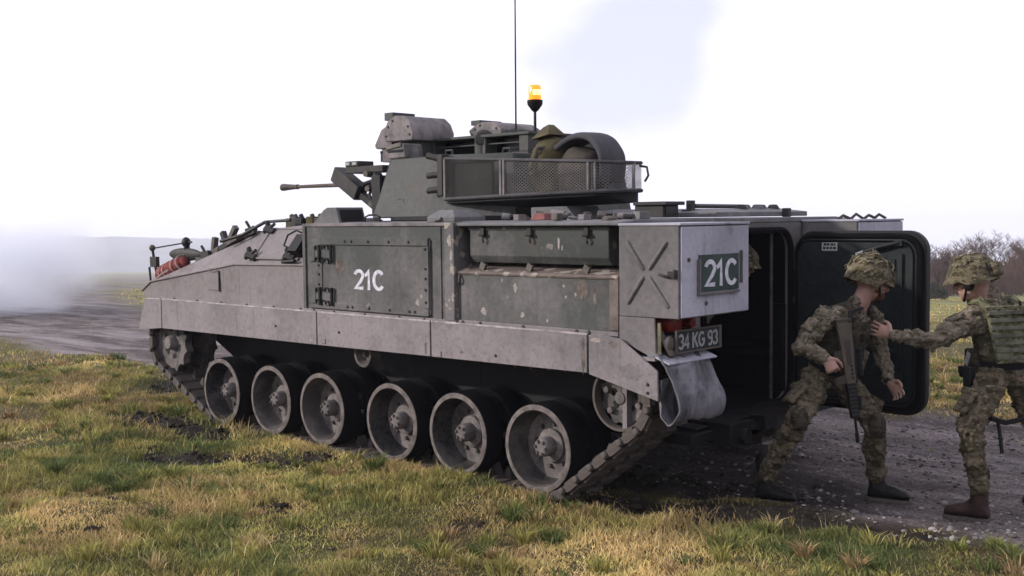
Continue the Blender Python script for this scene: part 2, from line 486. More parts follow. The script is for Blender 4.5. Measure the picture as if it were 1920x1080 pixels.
def mud_shade_mask(x, y):
    """earth churned up beside the left-hand track, and shadow painted behind the hull"""
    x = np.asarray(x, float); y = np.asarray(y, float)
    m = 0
    for (x0, y0, x1, y1, w) in ((1.25, 2.50, 0.75, 2.02, .17), (0.80, 2.1, 0.25, 1.72, .16), (3.2, 1.7, 1.6, 1.75, .22), (-0.72, 2.68, -0.86, 2.74, .10), (5.6, -.2, 4.3, .5, .30), (0.2, 3.3, 0.12, 3.36, .07), (-2.15, 1.25, -3.3, .85, .26), (-3.2, .8, -4.3, .75, .22), (-1.7, .55, -3.1, .25, .42)):  # last stroke paints the vehicle's shadow into the soil colour behind it
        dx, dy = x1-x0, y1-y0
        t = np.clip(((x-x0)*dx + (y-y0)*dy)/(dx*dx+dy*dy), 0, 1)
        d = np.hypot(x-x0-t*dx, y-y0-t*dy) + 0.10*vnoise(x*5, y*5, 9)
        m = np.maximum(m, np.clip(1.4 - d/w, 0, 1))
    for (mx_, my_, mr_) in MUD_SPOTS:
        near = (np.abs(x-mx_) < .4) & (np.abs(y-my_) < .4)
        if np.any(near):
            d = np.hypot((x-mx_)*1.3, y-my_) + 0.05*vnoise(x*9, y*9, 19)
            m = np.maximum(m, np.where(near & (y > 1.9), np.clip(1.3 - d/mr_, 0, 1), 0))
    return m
def height(x, y):
    x = np.asarray(x, float); y = np.asarray(y, float)
    tx = 5.0*np.tanh(x/5.0); ty = 4.0*np.tanh(y/4.0)
    z = 0.0237*tx - 0.042*ty - 0.012
    z = z - 0.011*np.clip(-y-9, 0, 115)
    r = road_mask(x, y)
    d = np.hypot(x + 1.0, y - 1.0)
    foot = np.clip(np.maximum(np.abs(x)-2.3, np.abs(y-1.2)-.35)/0.5, 0, 1)      # calm ground under the left track
    z = z - 0.03*r + 0.052*np.exp(-((y-1.60)/0.24)**2)*np.clip((2.9-np.abs(x))/.6, 0, 1)*(1-r)
    z = z + (1-r)*(0.016*vnoise(x*3.1, y*3.1, 21) + 0.065*vnoise(x*1.3, y*1.3, 22))*(0.25+0.75*foot)
    z = z + (1-r)*0.010*vnoise(x*8, y*8, 23)
    z = z + r*(0.014*vnoise(x*3.1, y*4.2, 33) + 0.012*vnoise(x*6.5, y*7.5, 34) + 0.018*vnoise(x*0.8, y*6.0, 24) + 0.006*vnoise(x*11, y*11, 25) + 0.030*vnoise(x*0.30, y*2.2, 26))
    far = np.clip((d-14)/40, 0, 1)
    z = z + far*(0.30*vnoise(x/17, y/17, 27) + 0.10*vnoise(x/5, y/5, 28))
    m = mud_shade_mask(x, y)
    z = z + m*(0.034*vnoise(x*6, y*6, 31) + 0.035*np.abs(vnoise(x*11, y*11, 32)) - 0.03)
    return z
def axis_coords(lo, hi, step, reach, ratio=1.13):
    core = list(np.arange(lo, hi + 1e-6, step))
    a, s = [], step
    p = hi
    while p < reach:
        s *= ratio; p += s; a.append(p)
    b, s, p = [], step, lo
    while p > -reach:
        s *= ratio; p -= s; b.append(p)
    return np.array(b[::-1] + core + a)
gx = axis_coords(-6.2, 6.0, 0.065, 2200.0)
gy = axis_coords(-4.2, 4.6, 0.065, 2200.0)
GX, GY = np.meshgrid(gx, gy, indexing='ij')
GZ = height(GX, GY)
nx, ny = GX.shape
gv = np.stack([GX.ravel(), GY.ravel(), GZ.ravel()], 1)
idx = np.arange(nx*ny).reshape(nx, ny)
gf = np.stack([idx[:-1, :-1].ravel(), idx[1:, :-1].ravel(), idx[1:, 1:].ravel(), idx[:-1, 1:].ravel()], 1)
def np_mesh(name, v, f, mat, cols=None, smooth=True, extra=None):
    me = bpy.data.meshes.new(name)
    n = len(v); k = f.shape[1]
    me.vertices.add(n); me.vertices.foreach_set('co', np.ascontiguousarray(v, np.float32).ravel())
    me.loops.add(f.size); me.loops.foreach_set('vertex_index', np.ascontiguousarray(f, np.int32).ravel())
    me.polygons.add(len(f))
    me.polygons.foreach_set('loop_start', np.arange(0, f.size, k, dtype=np.int32))
    if smooth: me.polygons.foreach_set('use_smooth', np.ones(len(f), bool))
    me.update(calc_edges=True)
    if cols is not None:
        a = me.color_attributes.new('tone', 'FLOAT_COLOR', 'POINT')
        a.data.foreach_set('color', np.ascontiguousarray(cols, np.float32).ravel())
    me.materials.append(mat)
    return me

def ground_mat():
    m, nt, b = new_mat('field_ground')
    v = objco(nt)
    at = nt.nodes.new('ShaderNodeAttribute'); at.attribute_name = 'tone'
    sp = nt.nodes.new('ShaderNodeSeparateColor'); nt.links.new(at.outputs['Color'], sp.inputs[0])
    # turf
    n1 = noise(nt, v, 0.55, 6, 0.6)
    n2 = noise(nt, v, 3.5, 6, 0.65)
    turf = ramp(nt, n1, [(0.30, (.040, .040, .016)), (0.48, (.085, .072, .028)), (0.62, (.120, .096, .042)), (0.75, (.062, .064, .022))])
    turf = mix(nt, math_node(nt, 'MULTIPLY', n2, 0.55), turf, (.046, .038, .022))
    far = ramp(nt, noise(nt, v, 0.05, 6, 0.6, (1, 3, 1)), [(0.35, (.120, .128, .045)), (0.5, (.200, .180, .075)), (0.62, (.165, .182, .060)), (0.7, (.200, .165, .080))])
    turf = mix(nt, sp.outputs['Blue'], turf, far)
    # stony track
    g1 = noise(nt, v, 2.0, 6, 0.62, (.30, 2.0, 1))
    g2 = noise(nt, v, 38.0, 6, 0.7)
    grav = ramp(nt, g1, [(0.28, (.072, .058, .055)), (0.45, (.185, .152, .146)), (0.58, (.275, .230, .222)), (0.74, (.37, .315, .305))])
    wet = ramp(nt, noise(nt, v, 1.5, 6, 0.68, (.55, 1.8, 1), (8, 3, 1)), [(0.46, (0, 0, 0)), (0.60, (.8, .8, .8))])
    grav = mix(nt, wet, grav, (.050, .040, .038))
    grav = mix(nt, ramp(nt, g2, [(0.40, (0.75, 0.75, 0.75)), (0.62, (0, 0, 0))]), grav, (.045, .038, .039))
    grav = mix(nt, ramp(nt, noise(nt, v, 21.0, 4, 0.6, None, (5, 2, 3)), [(0.66, (0, 0, 0)), (0.74, (.7, .7, .7))]), grav, (.22, .20, .20))
    col = mix(nt, sp.outputs['Red'], turf, grav)
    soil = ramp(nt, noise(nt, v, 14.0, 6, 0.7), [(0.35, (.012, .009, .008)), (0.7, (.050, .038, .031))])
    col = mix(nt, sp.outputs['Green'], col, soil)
    wr = noise(nt, v, 0.8, 4, 0.6, (.10, 1.3, 1), (3, 1, 2))
    col = mix(nt, math_node(nt, 'MULTIPLY', ramp(nt, wr, [(0.50, (0, 0, 0)), (0.62, (.5, .5, .5))]), sp.outputs['Red']), col, (.33, .30, .31))
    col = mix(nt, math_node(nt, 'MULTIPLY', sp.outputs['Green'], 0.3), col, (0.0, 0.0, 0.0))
    nt.links.new(col, b.inputs['Base Color'])
    b.inputs['Roughness'].default_value = 0.95
    b.inputs['Specular IOR Level'].default_value = 0.2
    hgt = math_node(nt, 'ADD', noise(nt, v, 24.0, 6, 0.75), math_node(nt, 'MULTIPLY', noise(nt, v, 7.0, 4), 1.4))
    bump(nt, b, hgt, 0.9, 0.05)
    return m
M['ground'] = ground_mat()
gcol = np.zeros((len(gv), 4), np.float32); gcol[:, 3] = 1
gcol[:, 0] = road_mask(GX, GY).ravel()
gcol[:, 1] = mud_shade_mask(GX, GY).ravel()
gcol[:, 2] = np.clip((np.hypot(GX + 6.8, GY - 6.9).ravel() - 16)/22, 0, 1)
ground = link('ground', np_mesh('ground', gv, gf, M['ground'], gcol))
tag(ground, 'rough grassland with a stony dirt track running across it', kind='structure')

# ------------------------------------------------------------------ grass
KG = 2.05
def attr_mat(name, rough=0.9, transl=0.25):
    m, nt, b = new_mat(name)
    at = nt.nodes.new('ShaderNodeAttribute'); at.attribute_name = 'tone'
    nt.links.new(at.outputs['Color'], b.inputs['Base Color'])
    b.inputs['Roughness'].default_value = rough
    b.inputs['Specular IOR Level'].default_value = 0.15
    if transl:
        tr = nt.nodes.new('ShaderNodeBsdfTranslucent')
        nt.links.new(at.outputs['Color'], tr.inputs['Color'])
        mx = nt.nodes.new('ShaderNodeMixShader'); mx.inputs[0].default_value = transl
        out = nt.nodes['Material Output']
        nt.links.new(b.outputs[0], mx.inputs[1]); nt.links.new(tr.outputs[0], mx.inputs[2])
        nt.links.new(mx.outputs[0], out.inputs['Surface'])
    return m
M['grass'] = attr_mat('grass_blades')
fwd2 = np.array([math.cos(rad(YAW)), math.sin(rad(YAW))])
def grass_points(n, d0, d1, half):
    a = np.radians(YAW) + np.radians(half)*(nrng.random(n)*2-1)
    d = np.sqrt(d0*d0 + (d1*d1 - d0*d0)*nrng.random(n))
    return CAM.x + np.cos(a)*d, CAM.y + np.sin(a)*d, d
def make_grass():
    V, F, K = [], [], []
    base = 0
    for (n, d0, d1, hs, ws) in ((250000, 5.3, 9.5, .80, 1.0), (150000, 9.5, 16, 1.05, 1.6), (90000, 16, 34, 1.2, 3.0), (45000, 34, 70, 1.5, 6.5)):
        x, y, d = grass_points(n, d0, d1, 33)
        keep = nrng.random(n) > np.clip(road_mask(x, y)*1.12 - 0.02, 0, 0.995)
        keep &= nrng.random(n) > mud_shade_mask(x, y)*0.93
        under = (np.abs(y - 1.20) < 0.27) & (np.abs(x) < 2.0)
        keep &= ~(under & (nrng.random(n) > 0.02))
        hull = (np.abs(y) < 1.0) & (np.abs(x) < 2.5)
        keep &= ~(hull & (nrng.random(n) > 0.10))
        x, y, d = x[keep], y[keep], d[keep]; n = len(x)
        z = height(x, y) - 0.006
        tuft = vnoise(x*1.7, y*1.7, 41)*0.6 + vnoise(x*5.5, y*5.5, 42)*0.55
        tall = np.clip(0.80 + 0.95*tuft, 0.42, 2.1)
        edge_ = np.interp(x, RX, RN)
        tall = tall*np.clip(0.40 + (y - edge_)/0.9, 0.40, 1.0)*np.where(y < edge_ - 1, 1.6, 1.0)
        tall = tall*(1 + 0.35*np.exp(-((y-1.52)/.10)**2)*(np.abs(x) < 2.2))
        h = hs*(0.028 + 0.045*nrng.random(n)**1.3)*tall
        straw = nrng.random(n) < 0.014
        h = np.where(straw, h*1.7 + 0.02, h)
        w = ws*(0.0020 + 0.0022*nrng.random(n)); w = np.where(straw, w*0.55, w)
        a = nrng.random(n)*2*np.pi
        ca, sa = np.cos(a), np.sin(a)
        b = nrng.random(n)*2*np.pi
        lean = h*(0.25 + 0.85*nrng.random(n))
        lx = lean*np.cos(b) + 0.22*h; ly = lean*np.sin(b) - 0.12*h
        P = np.zeros((n, 5, 3))
        P[:, 0] = np.stack([x-ca*w, y-sa*w, z], 1)
        P[:, 1] = np.stack([x+ca*w, y+sa*w, z], 1)
        mx, my = x+lx*0.38, y+ly*0.38
        P[:, 2] = np.stack([mx+ca*w*.75, my+sa*w*.75, z+h*0.6], 1)
        P[:, 3] = np.stack([mx-ca*w*.75, my-sa*w*.75, z+h*0.6], 1)
        P[:, 4] = np.stack([x+lx, y+ly, z+h*0.92], 1)
        i = base + 5*np.arange(n)
        F.append(np.concatenate([np.stack([i, i+1, i+2], 1), np.stack([i, i+2, i+3], 1), np.stack([i+3, i+2, i+4], 1)]))
        base += 5*n
        V.append(P.reshape(-1, 3))
        # colour: green, olive and dry straw in drifts
        dry = np.clip(0.50 + 0.45*vnoise(x*0.75, y*0.75, 51) + 0.50*vnoise(x*2.6, y*2.6, 52) + 0.22*vnoise(x*7, y*7, 53) + 0.34*(nrng.random(n)-.5), 0, 1)
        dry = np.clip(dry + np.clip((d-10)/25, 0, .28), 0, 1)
        g = np.array([.058, .073, .024]); o = np.array([.165, .148, .046]); s = np.array([.255, .185, .082])
        c = np.where(dry[:, None] < .5, g + (o-g)*(dry[:, None]*2), o + (s-o)*(dry[:, None]*2-1))
        c = np.where(straw[:, None], np.array([.30, .235, .12]), c)
        shade_ = np.clip(0.86 + 0.38*vnoise(x*0.95, y*0.95, 57) + 0.30*vnoise(x*2.9, y*2.9, 58), .42, 1.3)
        c = c*shade_[:, None]
        c = c*(KG*(0.60 + 0.80*nrng.random(n)))[:, None]
        col = np.ones((n, 5, 4)); col[:, :, :3] = c[:, None, :]
        K.append(col.reshape(-1, 4))
    # separate rough tufts, each a radiating clump of longer blades
    T = 1600
    tx, ty, td = grass_points(T, 5.4, 17, 33)
    ok = (road_mask(tx, ty) < .25) & (mud_shade_mask(tx, ty) < .3) & ~((np.abs(ty - 1.15) < .34) & (np.abs(tx) < 2.1)) & ~((np.abs(ty) < 1.0) & (np.abs(tx) < 2.6))
    tx, ty, td = tx[ok], ty[ok], td[ok]
    for q in range(len(tx)):
        m = int(nrng.integers(28, 85))
        R_ = nrng.uniform(.02, .085); H_ = nrng.uniform(.05, .13)*(1.25 if nrng.random() < .2 else .9)
        a = nrng.random(m)*6.283; rr = R_*np.sqrt(nrng.random(m))
        x = tx[q] + rr*np.cos(a); y = ty[q] + rr*np.sin(a); z = height(x, y) - .004
        h = H_*(0.55 + .55*nrng.random(m)); w = (0.0018 + 0.0018*nrng.random(m))*(1 + td[q]/14)
        o_ = (0.35 + .75*nrng.random(m))*h; lx = o_*np.cos(a + nrng.normal(0, .5, m)) + .15*h; ly = o_*np.sin(a + nrng.normal(0, .5, m))
        b = nrng.random(m)*6.283; ca, sa = np.cos(b), np.sin(b)
        P = np.zeros((m, 5, 3))
        P[:, 0] = np.stack([x-ca*w, y-sa*w, z], 1); P[:, 1] = np.stack([x+ca*w, y+sa*w, z], 1)
        P[:, 2] = np.stack([x+lx*.36+ca*w*.8, y+ly*.36+sa*w*.8, z+h*.62], 1); P[:, 3] = np.stack([x+lx*.36-ca*w*.8, y+ly*.36-sa*w*.8, z+h*.62], 1)
        P[:, 4] = np.stack([x+lx, y+ly, z+h*.85], 1)
        i = base + 5*np.arange(m)
        F.append(np.concatenate([np.stack([i, i+1, i+2], 1), np.stack([i, i+2, i+3], 1), np.stack([i+3, i+2, i+4], 1)])); base += 5*m
        V.append(P.reshape(-1, 3))
        tone = np.array([[.215, .165, .075], [.165, .150, .044], [.050, .066, .020], [.175, .120, .058], [.100, .105, .030], [.075, .085, .026], [.140, .125, .040]])[int(nrng.integers(0, 7))]
        c = tone[None]*(.82*KG*(.62 + .76*nrng.random(m)))[:, None]
        col = np.ones((m, 5, 4)); col[:, :, :3] = c[:, None, :]; K.append(col.reshape(-1, 4))
    return np_mesh('grass', np.concatenate(V), np.concatenate(F), M['grass'], np.concatenate(K), smooth=False)
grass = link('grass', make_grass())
tag(grass, 'short olive green and straw coloured rough grass', 'grass', kind='stuff')

# ------------------------------------------------------------------ stones and clods
def pebbles(name, pts, sizes, tones, mat):
    ico = [(0, 0, 1), (.894, 0, .447), (.276, .851, .447), (-.724, .526, .447), (-.724, -.526, .447), (.276, -.851, .447), (.724, .526, -.447), (-.276, .851, -.447), (-.894, 0, -.447), (-.276, -.851, -.447), (.724, -.526, -.447), (0, 0, -1)]
    fc = np.array([(0,1,2),(0,2,3),(0,3,4),(0,4,5),(0,5,1),(1,6,2),(2,7,3),(3,8,4),(4,9,5),(5,10,1),(2,6,7),(3,7,8),(4,8,9),(5,9,10),(1,10,6),(11,7,6),(11,8,7),(11,9,8),(11,10,9),(11,6,10)])
    n = len(pts); ico = np.array(ico)
    jit = 1 + 0.38*(nrng.random((n, 12, 1)) - .5)
    sc = np.stack([sizes*(0.7+.6*nrng.random(n)), sizes*(0.7+.6*nrng.random(n)), sizes*(0.4+.35*nrng.random(n))], 1)
    a = nrng.random(n)*6.28
    P = ico[None]*jit*sc[:, None, :]
    ca, sa = np.cos(a)[:, None], np.sin(a)[:, None]
    Q = np.stack([P[..., 0]*ca - P[..., 1]*sa, P[..., 0]*sa + P[..., 1]*ca, P[..., 2]], -1) + pts[:, None, :]
    F = (fc[None] + 12*np.arange(n)[:, None, None]).reshape(-1, 3)
    K = np.ones((n, 12, 4)); K[:, :, :3] = tones[:, None, :]
    return np_mesh(name, Q.reshape(-1, 3), F, mat, K.reshape(-1, 4), smooth=False)
M['stone'] = attr_mat('stone_tone', 0.9, 0)
n = 44000
x = nrng.uniform(-6.5, 6, n); y = nrng.uniform(-5, 2.2, n)
r = road_mask(x, y)
k = nrng.random(n) < r*0.60*(0.5 + 0.5*np.clip(vnoise(x*1.5, y*1.5, 61) + .5, 0, 1))
edge = (nrng.random(n) < 0.5) & (r > 0.25) & (y > -0.3) & (x < -2.4)
k |= edge
x, y = x[k], y[k]
s = 0.004 + 0.015*nrng.random(len(x))**2.4 + 0.013*(nrng.random(len(x)) < .07)*(x < -1.5)
t = (0.05 + 0.26*nrng.random(len(x))**2.0)[:, None]*np.array([[1.0, .90, .88]])
stones = link('gravel', pebbles('gravel', np.stack([x, y, height(x, y) + s*0.15], 1), s, t, M['stone']))
tag(stones, 'loose grey stones scattered over the dirt track', 'gravel', kind='stuff')
n = 17000
x = nrng.uniform(-3.2, 6, n); y = nrng.uniform(-.6, 4.6, n)
k = nrng.random(n) < mud_shade_mask(x, y)*0.55
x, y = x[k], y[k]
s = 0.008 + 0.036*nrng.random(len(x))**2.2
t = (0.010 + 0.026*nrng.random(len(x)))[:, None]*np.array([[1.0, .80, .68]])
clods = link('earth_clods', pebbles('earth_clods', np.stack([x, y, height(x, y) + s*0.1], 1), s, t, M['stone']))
tag(clods, 'dark clods of earth churned up in the grass beside the tracks', 'earth', kind='stuff')

# ------------------------------------------------------------------ far hills
def hill_mat():
    m, nt, b = new_mat('wooded_hill')
    v = objco(nt)
    nt.links.new(ramp(nt, noise(nt, v, 0.015, 6, 0.65), [(0.35, (.06, .065, .06)), (0.6, (.13, .13, .11)), (0.75, (.19, .18, .14))]), b.inputs['Base Color'])
    b.inputs['Roughness'].default_value = 1.0
    return m
M['hill'] = hill_mat()
hv, hf = [], []
na, nr_ = 420, 9
for i in range(na):
    ang = rad(YAW + 34 - 62*i/(na-1))
    u = i/(na-1)
    top = 50*(0.72 + 0.28*math.sin(u*3.3 + 0.5)) * min(1, (1-u)*1.6 + .12)
    top += 5.0*float(vnoise(u*14, 3.3, 71)) + 1.6*float(vnoise(u*70, 1.3, 72)) + 0.8*float(vnoise(u*200, 1.3, 74))
    for j in range(nr_):
        t = j/(nr_-1)
        d = 1150 + 700*t
        hv.append((CAM.x + math.cos(ang)*d, CAM.y + math.sin(ang)*d, -12.0 + (top + 12.0)*math.sin(t*math.pi*0.5) + 0.7*float(vnoise(u*90, t*9, 73))*t))
for i in range(na-1):
    for j in range(nr_-1):
        hf.append((i*nr_+j, i*nr_+j+1, (i+1)*nr_+j+1, (i+1)*nr_+j))
hills = link('hills', np_mesh('hills', np.array(hv), np.array(hf), M['hill']))
tag(hills, 'low wooded hills in the haze beyond the fields', kind='structure')

# ------------------------------------------------------------------ bare winter trees
M['bark'] = plain('bark', (.055, .040, .036), 0.95, var=0.4, scale=1.2, bmp=0)
M['twig'] = plain('twigs', (.110, .064, .046), 0.95, var=0.45, scale=0.5, bmp=0)
M['bramble'] = plain('bramble', (.115, .062, .040), 0.95, var=0.55, scale=0.35, bmp=0)
M['bush'] = plain('evergreen_bush', (.055, .055, .025), 0.95, var=0.5, scale=1.0, bmp=0)
def cam_point(px, d):
    """ground point at a bearing from the camera"""
    a = rad(YAW) - math.atan((px - 960)/2078.4)
    L = d/math.cos(math.atan((px - 960)/2078.4))
    x, y = CAM.x + math.cos(a)*L, CAM.y + math.sin(a)*L
    return x, y, float(height(x, y))
def bare_tree(px, d, h, seed, label, stems=1, spread=0.5):
    R = random.Random(seed)
    x, y, z = cam_point(px, d)
    root = empty('bare_tree', (x, y, z - 0.1))
    tag(root, label, 'tree', 'bare trees along the field edge')
    tk, tw = MB(), MB()
    def grow(p, dirv, L, r, lev):
        n = 4
        pts, rr = [p], [r]
        dv = dirv.copy()
        for i in range(n):
            dv = (dv + Vector((R.uniform(-1, 1), R.uniform(-1, 1), R.uniform(-.3, .7)))*0.17).normalized()
            pts.append(pts[-1] + dv*L/n); rr.append(r*(1 - 0.62*(i+1)/n))
        (tk if lev < 3 else tw).tube(pts, rr, 5 if lev < 2 else 3, caps=False)
        if lev < 4:
            kids = (6, 5, 5, 5)[lev]
            for k in range(kids):
                t = 0.30 + 0.70*(k + R.random())/kids
                i = min(int(t*n), n-1)
                q = pts[i].lerp(pts[i+1], t*n - i)
                az = R.uniform(0, 6.28)
                side = Vector((math.cos(az), math.sin(az), R.uniform(-.1, .5)))
                nd = (dv*(0.9 - spread*.4) + side*(0.55 + spread*0.6)).normalized()
                grow(q, nd, L*R.uniform(.48, .68), max(rr[i]*0.55, 0.011), lev+1)
    for s in range(stems):
        az = R.uniform(0, 6.28)
        d0 = Vector((math.cos(az)*.25*(stems > 1), math.sin(az)*.25*(stems > 1), 1)).normalized()
        grow(Vector((R.uniform(-.3, .3)*(stems > 1), R.uniform(-.3, .3)*(stems > 1), 0)), d0, h*0.62, h*0.024, 0)
    tk.build('trunk', 'bark', root, flip=False)
    tw.build('crown', 'twig', root, flip=False)
    return root
bare_tree(1764, 80, 3.70, 3, 'forked bare tree standing nearest the open rear door of the vehicle', 3)
bare_tree(1842, 88, 4.45, 5, 'tall bare tree rising right behind the helmet of the soldier at the frame edge', 2)
bare_tree(1872, 92, 4.54, 8, 'tall bare tree just right of the reaching soldier helmet, second of the tall pair', 1)
bare_tree(1905, 90, 3.86, 11, 'bare tree rightmost in view above the reaching soldier shoulder', 2)
bare_tree(1790, 95, 3.28, 14, 'low thin bare tree between the forked tree and the reaching soldier helmet', 1)
bare_tree(1748, 97, 3.19, 19, 'thin bare tree partly hidden by the door edge, left of the forked tree', 1)
bare_tree(1812, 99, 3.53, 23, 'bare tree wholly behind the reaching soldier helmet', 1)
bare_tree(1935, 86, 4.20, 29, 'bare tree cut by the right edge of the view', 2)
# tangled scrub under the trees: one brown mass
sc_ = MB()
R = random.Random(5)
for i in range(2600):
    px = R.uniform(1560, 2120); d = R.uniform(80, 100)
    x, y, z = cam_point(px, d)
    hh = R.uniform(1.2, 3.6)*(0.8 + 0.3*math.sin(px*0.05))
    a = R.uniform(0, 6.28); l = R.uniform(.2, .9)
    m1 = (x + math.cos(a)*l*.4, y + math.sin(a)*l*.4, z + hh*.6)
    sc_.tube([(x, y, z - .1), m1, (x + math.cos(a)*l, y + math.sin(a)*l, z + hh)], [.035, .022, .008], 3, False)
    for j in range(5):
        b_ = R.uniform(0, 6.28); q = R.uniform(.35, .9)
        s0 = (x + math.cos(a)*l*q*.6, y + math.sin(a)*l*q*.6, z + hh*q)
        sc_.tube([s0, (s0[0] + math.cos(b_)*R.uniform(.2, .6), s0[1] + math.sin(b_)*R.uniform(.2, .6), s0[2] + R.uniform(0, .5))], [.016, .005], 3, False)
scrub = sc_.build('scrub', 'bramble', None, flip=False)
tag(scrub, 'tangled brown scrub at the foot of the bare trees', 'scrub', kind='stuff')
def bush(px, d, w, h, seed, label):
    R = random.Random(seed); x, y, z = cam_point(px, d)
    mb = MB()
    for i in range(700):
        a, e, q = R.uniform(0, 6.28), R.uniform(0, 1.5), R.random()**.4
        c = Vector((math.cos(a)*math.cos(e)*w*q, math.sin(a)*math.cos(e)*w*q, math.sin(e)*h*q))
        u = Vector((R.uniform(-1, 1), R.uniform(-1, 1), R.uniform(-1, 1))).normalized()*R.uniform(.06, .14)
        t = u.orthogonal()*0.6
        mb.add([c-u, c+t, c+u, c-t], [(0, 1, 2, 3)])
    o = mb.build('bush', 'bush', None, flip=False); o.location = (x, y, z)
    return tag(o, label, 'bush')
bush(1752, 62, .75, .95, 3, 'dark rounded bush in the field beside the pale boulder')
mb = MB(); mb.ell((0, 0, .28), (.75, .6, .55), 14, 9)
for i, p in enumerate(mb.v):
    s_ = 1 + .16*float(vnoise(p[0]*2.1 + 3, p[1]*2.1 + p[2]*3, 5)); mb.v[i] = (p[0]*s_, p[1]*s_, p[2]*s_)
M['boulder'] = plain('pale_boulder', (.40, .36, .33), 0.95, var=0.3, scale=2)
bo = mb.build('boulder', 'boulder'); bo.location = cam_point(1734, 64)
tag(bo, 'pale boulder in the field just past the open door edge', 'boulder')

# ------------------------------------------------------------------ smoke and haze
def volume_mat(name, col, dens, noisy=None):
    m = bpy.data.materials.new(name); m.use_nodes = True
    nt = m.node_tree; nt.nodes.clear()
    out = nt.nodes.new('ShaderNodeOutputMaterial')
    pv = nt.nodes.new('ShaderNodeVolumePrincipled')
    pv.inputs['Color'].default_value = tuple(col) + (1,)
    pv.inputs['Density'].default_value = dens
    pv.inputs['Anisotropy'].default_value = 0.1
    if noisy:
        v = nt.nodes.new('ShaderNodeTexCoord').outputs['Object']
        ln = nt.nodes.new('ShaderNodeVectorMath'); ln.operation = 'LENGTH'; nt.links.new(v, ln.inputs[0])
        fall = math_node(nt, 'SUBTRACT', 1.0, ln.outputs['Value'], True)
        nz = noise(nt, v, noisy, 4, 0.55)
        nz = math_node(nt, 'MULTIPLY', math_node(nt, 'SUBTRACT', nz, 0.36, True), 3.2)
        dn = math_node(nt, 'MULTIPLY', math_node(nt, 'MULTIPLY', fall, nz), dens)
        nt.links.new(dn, pv.inputs['Density'])
    nt.links.new(pv.outputs[0], out.inputs['Volume'])
    return m
def smoke_puff(name, px, d, zc, sx, sy, sz, dens, label, nscale):
    x, y, _ = cam_point(px, d)
    mb = MB(); mb.ell((0, 0, 0), (1, 1, 1), 24, 14)
    o = mb.build(name, volume_mat(name, (.955, .965, 1.0), dens, nscale), None)
    o.location = (x, y, zc); o.scale = (sx, sy, sz); o.rotation_euler = (0, 0, rad(YAW))
    return tag(o, label, 'smoke', kind='stuff')
SMOKE = True
if SMOKE:
    smoke_puff('smoke', -330, 150, 3.0, 30.0, 24.0, 9.0, .035, 'thin veil of drifting smoke hanging over the far field', 1.6)
    smoke_puff('smoke', -110, 29, 1.3, 4.8, 4.3, 2.9, 3.6, 'thick white smoke drifting over the track in front of the vehicle', 1.9)
HAZE = 0.00065
if HAZE:
    mb = MB(); mb.box(-2400, 2400, -2400, 2400, -16, 95)
    hz = mb.build('haze', volume_mat('haze', (.84, .87, 1.0), HAZE), None, smooth=False)
    tag(hz, 'pale haze in the air over the fields', 'haze', kind='stuff')

# ------------------------------------------------------------------ armoured vehicle
VP, VR = 0.0237, 0.042
Ry = Matrix(((math.cos(VP), 0, -math.sin(VP)), (0, 1, 0), (math.sin(VP), 0, math.cos(VP))))
Rx = Matrix(((1, 0, 0), (0, math.cos(VR), math.sin(VR)), (0, -math.sin(VR), math.cos(VR))))
VEH = Ry @ Rx
veh = empty('armoured_vehicle')
veh.rotation_euler = VEH.to_euler()
tag(veh, 'grey green tracked armoured vehicle marked 21C with its rear door open', 'armoured vehicle')

def lumpy(mb, amp, sc, seed):
    for i, p in enumerate(mb.v):
        p = Vector(p)
        n_ = Vector((float(vnoise(p.y*sc + 7, p.z*sc + p.x*sc*.7, seed)), float(vnoise(p.x*sc + 1, p.z*sc + p.y*sc*.7, seed+1)), float(vnoise(p.x*sc + p.y*sc*.8, p.z*sc + 3, seed+2))))
        mb.v[i] = tuple(p + n_*amp)
bolt_me = MB().lathe([(0, .010), (.010, .010), (.013, .006), (.013, 0)], (0, 0, 0), (0, 1, 0), 6).mesh('bolt', 'steel')
dark_bolt_me = MB().lathe([(0, .008), (.008, .008), (.0105, .004), (.0105, 0)], (0, 0, 0), (0, 1, 0), 6).mesh('dark_bolt', 'gun')
def bolts(parent, pts, dark=True, rot=None, name='bolt'):
    for p in pts:
        o = link(name, dark_bolt_me if dark else bolt_me, parent, p)
        if rot: o.rotation_euler = rot

# --- hull shell
mb = MB()
mb.prism_y([(-0.9, .42), (2.2, .42), (2.95, .75), (3.05, 1.085), (-0.9, 1.085)], -.95, .95)
mb.box(-2.58, -0.9, -.95, .95, .40, .47)
mb.box(-2.58, -0.9, .86, .95, .47, 1.085)
mb.box(-2.58, -0.9, -.95, -.86, .47, 1.085)
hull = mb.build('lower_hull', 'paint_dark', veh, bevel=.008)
mb = MB()
mb.box(-1.19, .57, -1.44, 1.25, 1.087, 1.80)
mb.box(-2.58, -1.19, .86, 1.25, 1.087, 1.80)
mb.box(-2.58, -1.19, -1.44, -.86, 1.087, 1.80)
mb.build('upper_hull', 'paint_dark', veh, bevel=.008)
mb = MB(); mb.box(-1.22, -1.195, -.855, .855, .475, 1.795)
mb.box(-2.57, -1.22, .835, .855, .475, 1.795); mb.box(-2.57, -1.22, -.855, -.835, .475, 1.795)
mb.box(-2.57, -1.22, -.83, .83, .472, .485)
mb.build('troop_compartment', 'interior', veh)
for y0, y1 in ((.45, .83), (-.83, -.45)):
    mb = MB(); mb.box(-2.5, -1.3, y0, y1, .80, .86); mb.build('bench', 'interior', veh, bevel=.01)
mb = MB()
mb.prism_x([(1.4785, 1.802), (1.4785, 1.822), (1.30, 1.838), (-1.30, 1.838), (-1.4785, 1.822), (-1.4785, 1.802)], -2.615, .57)
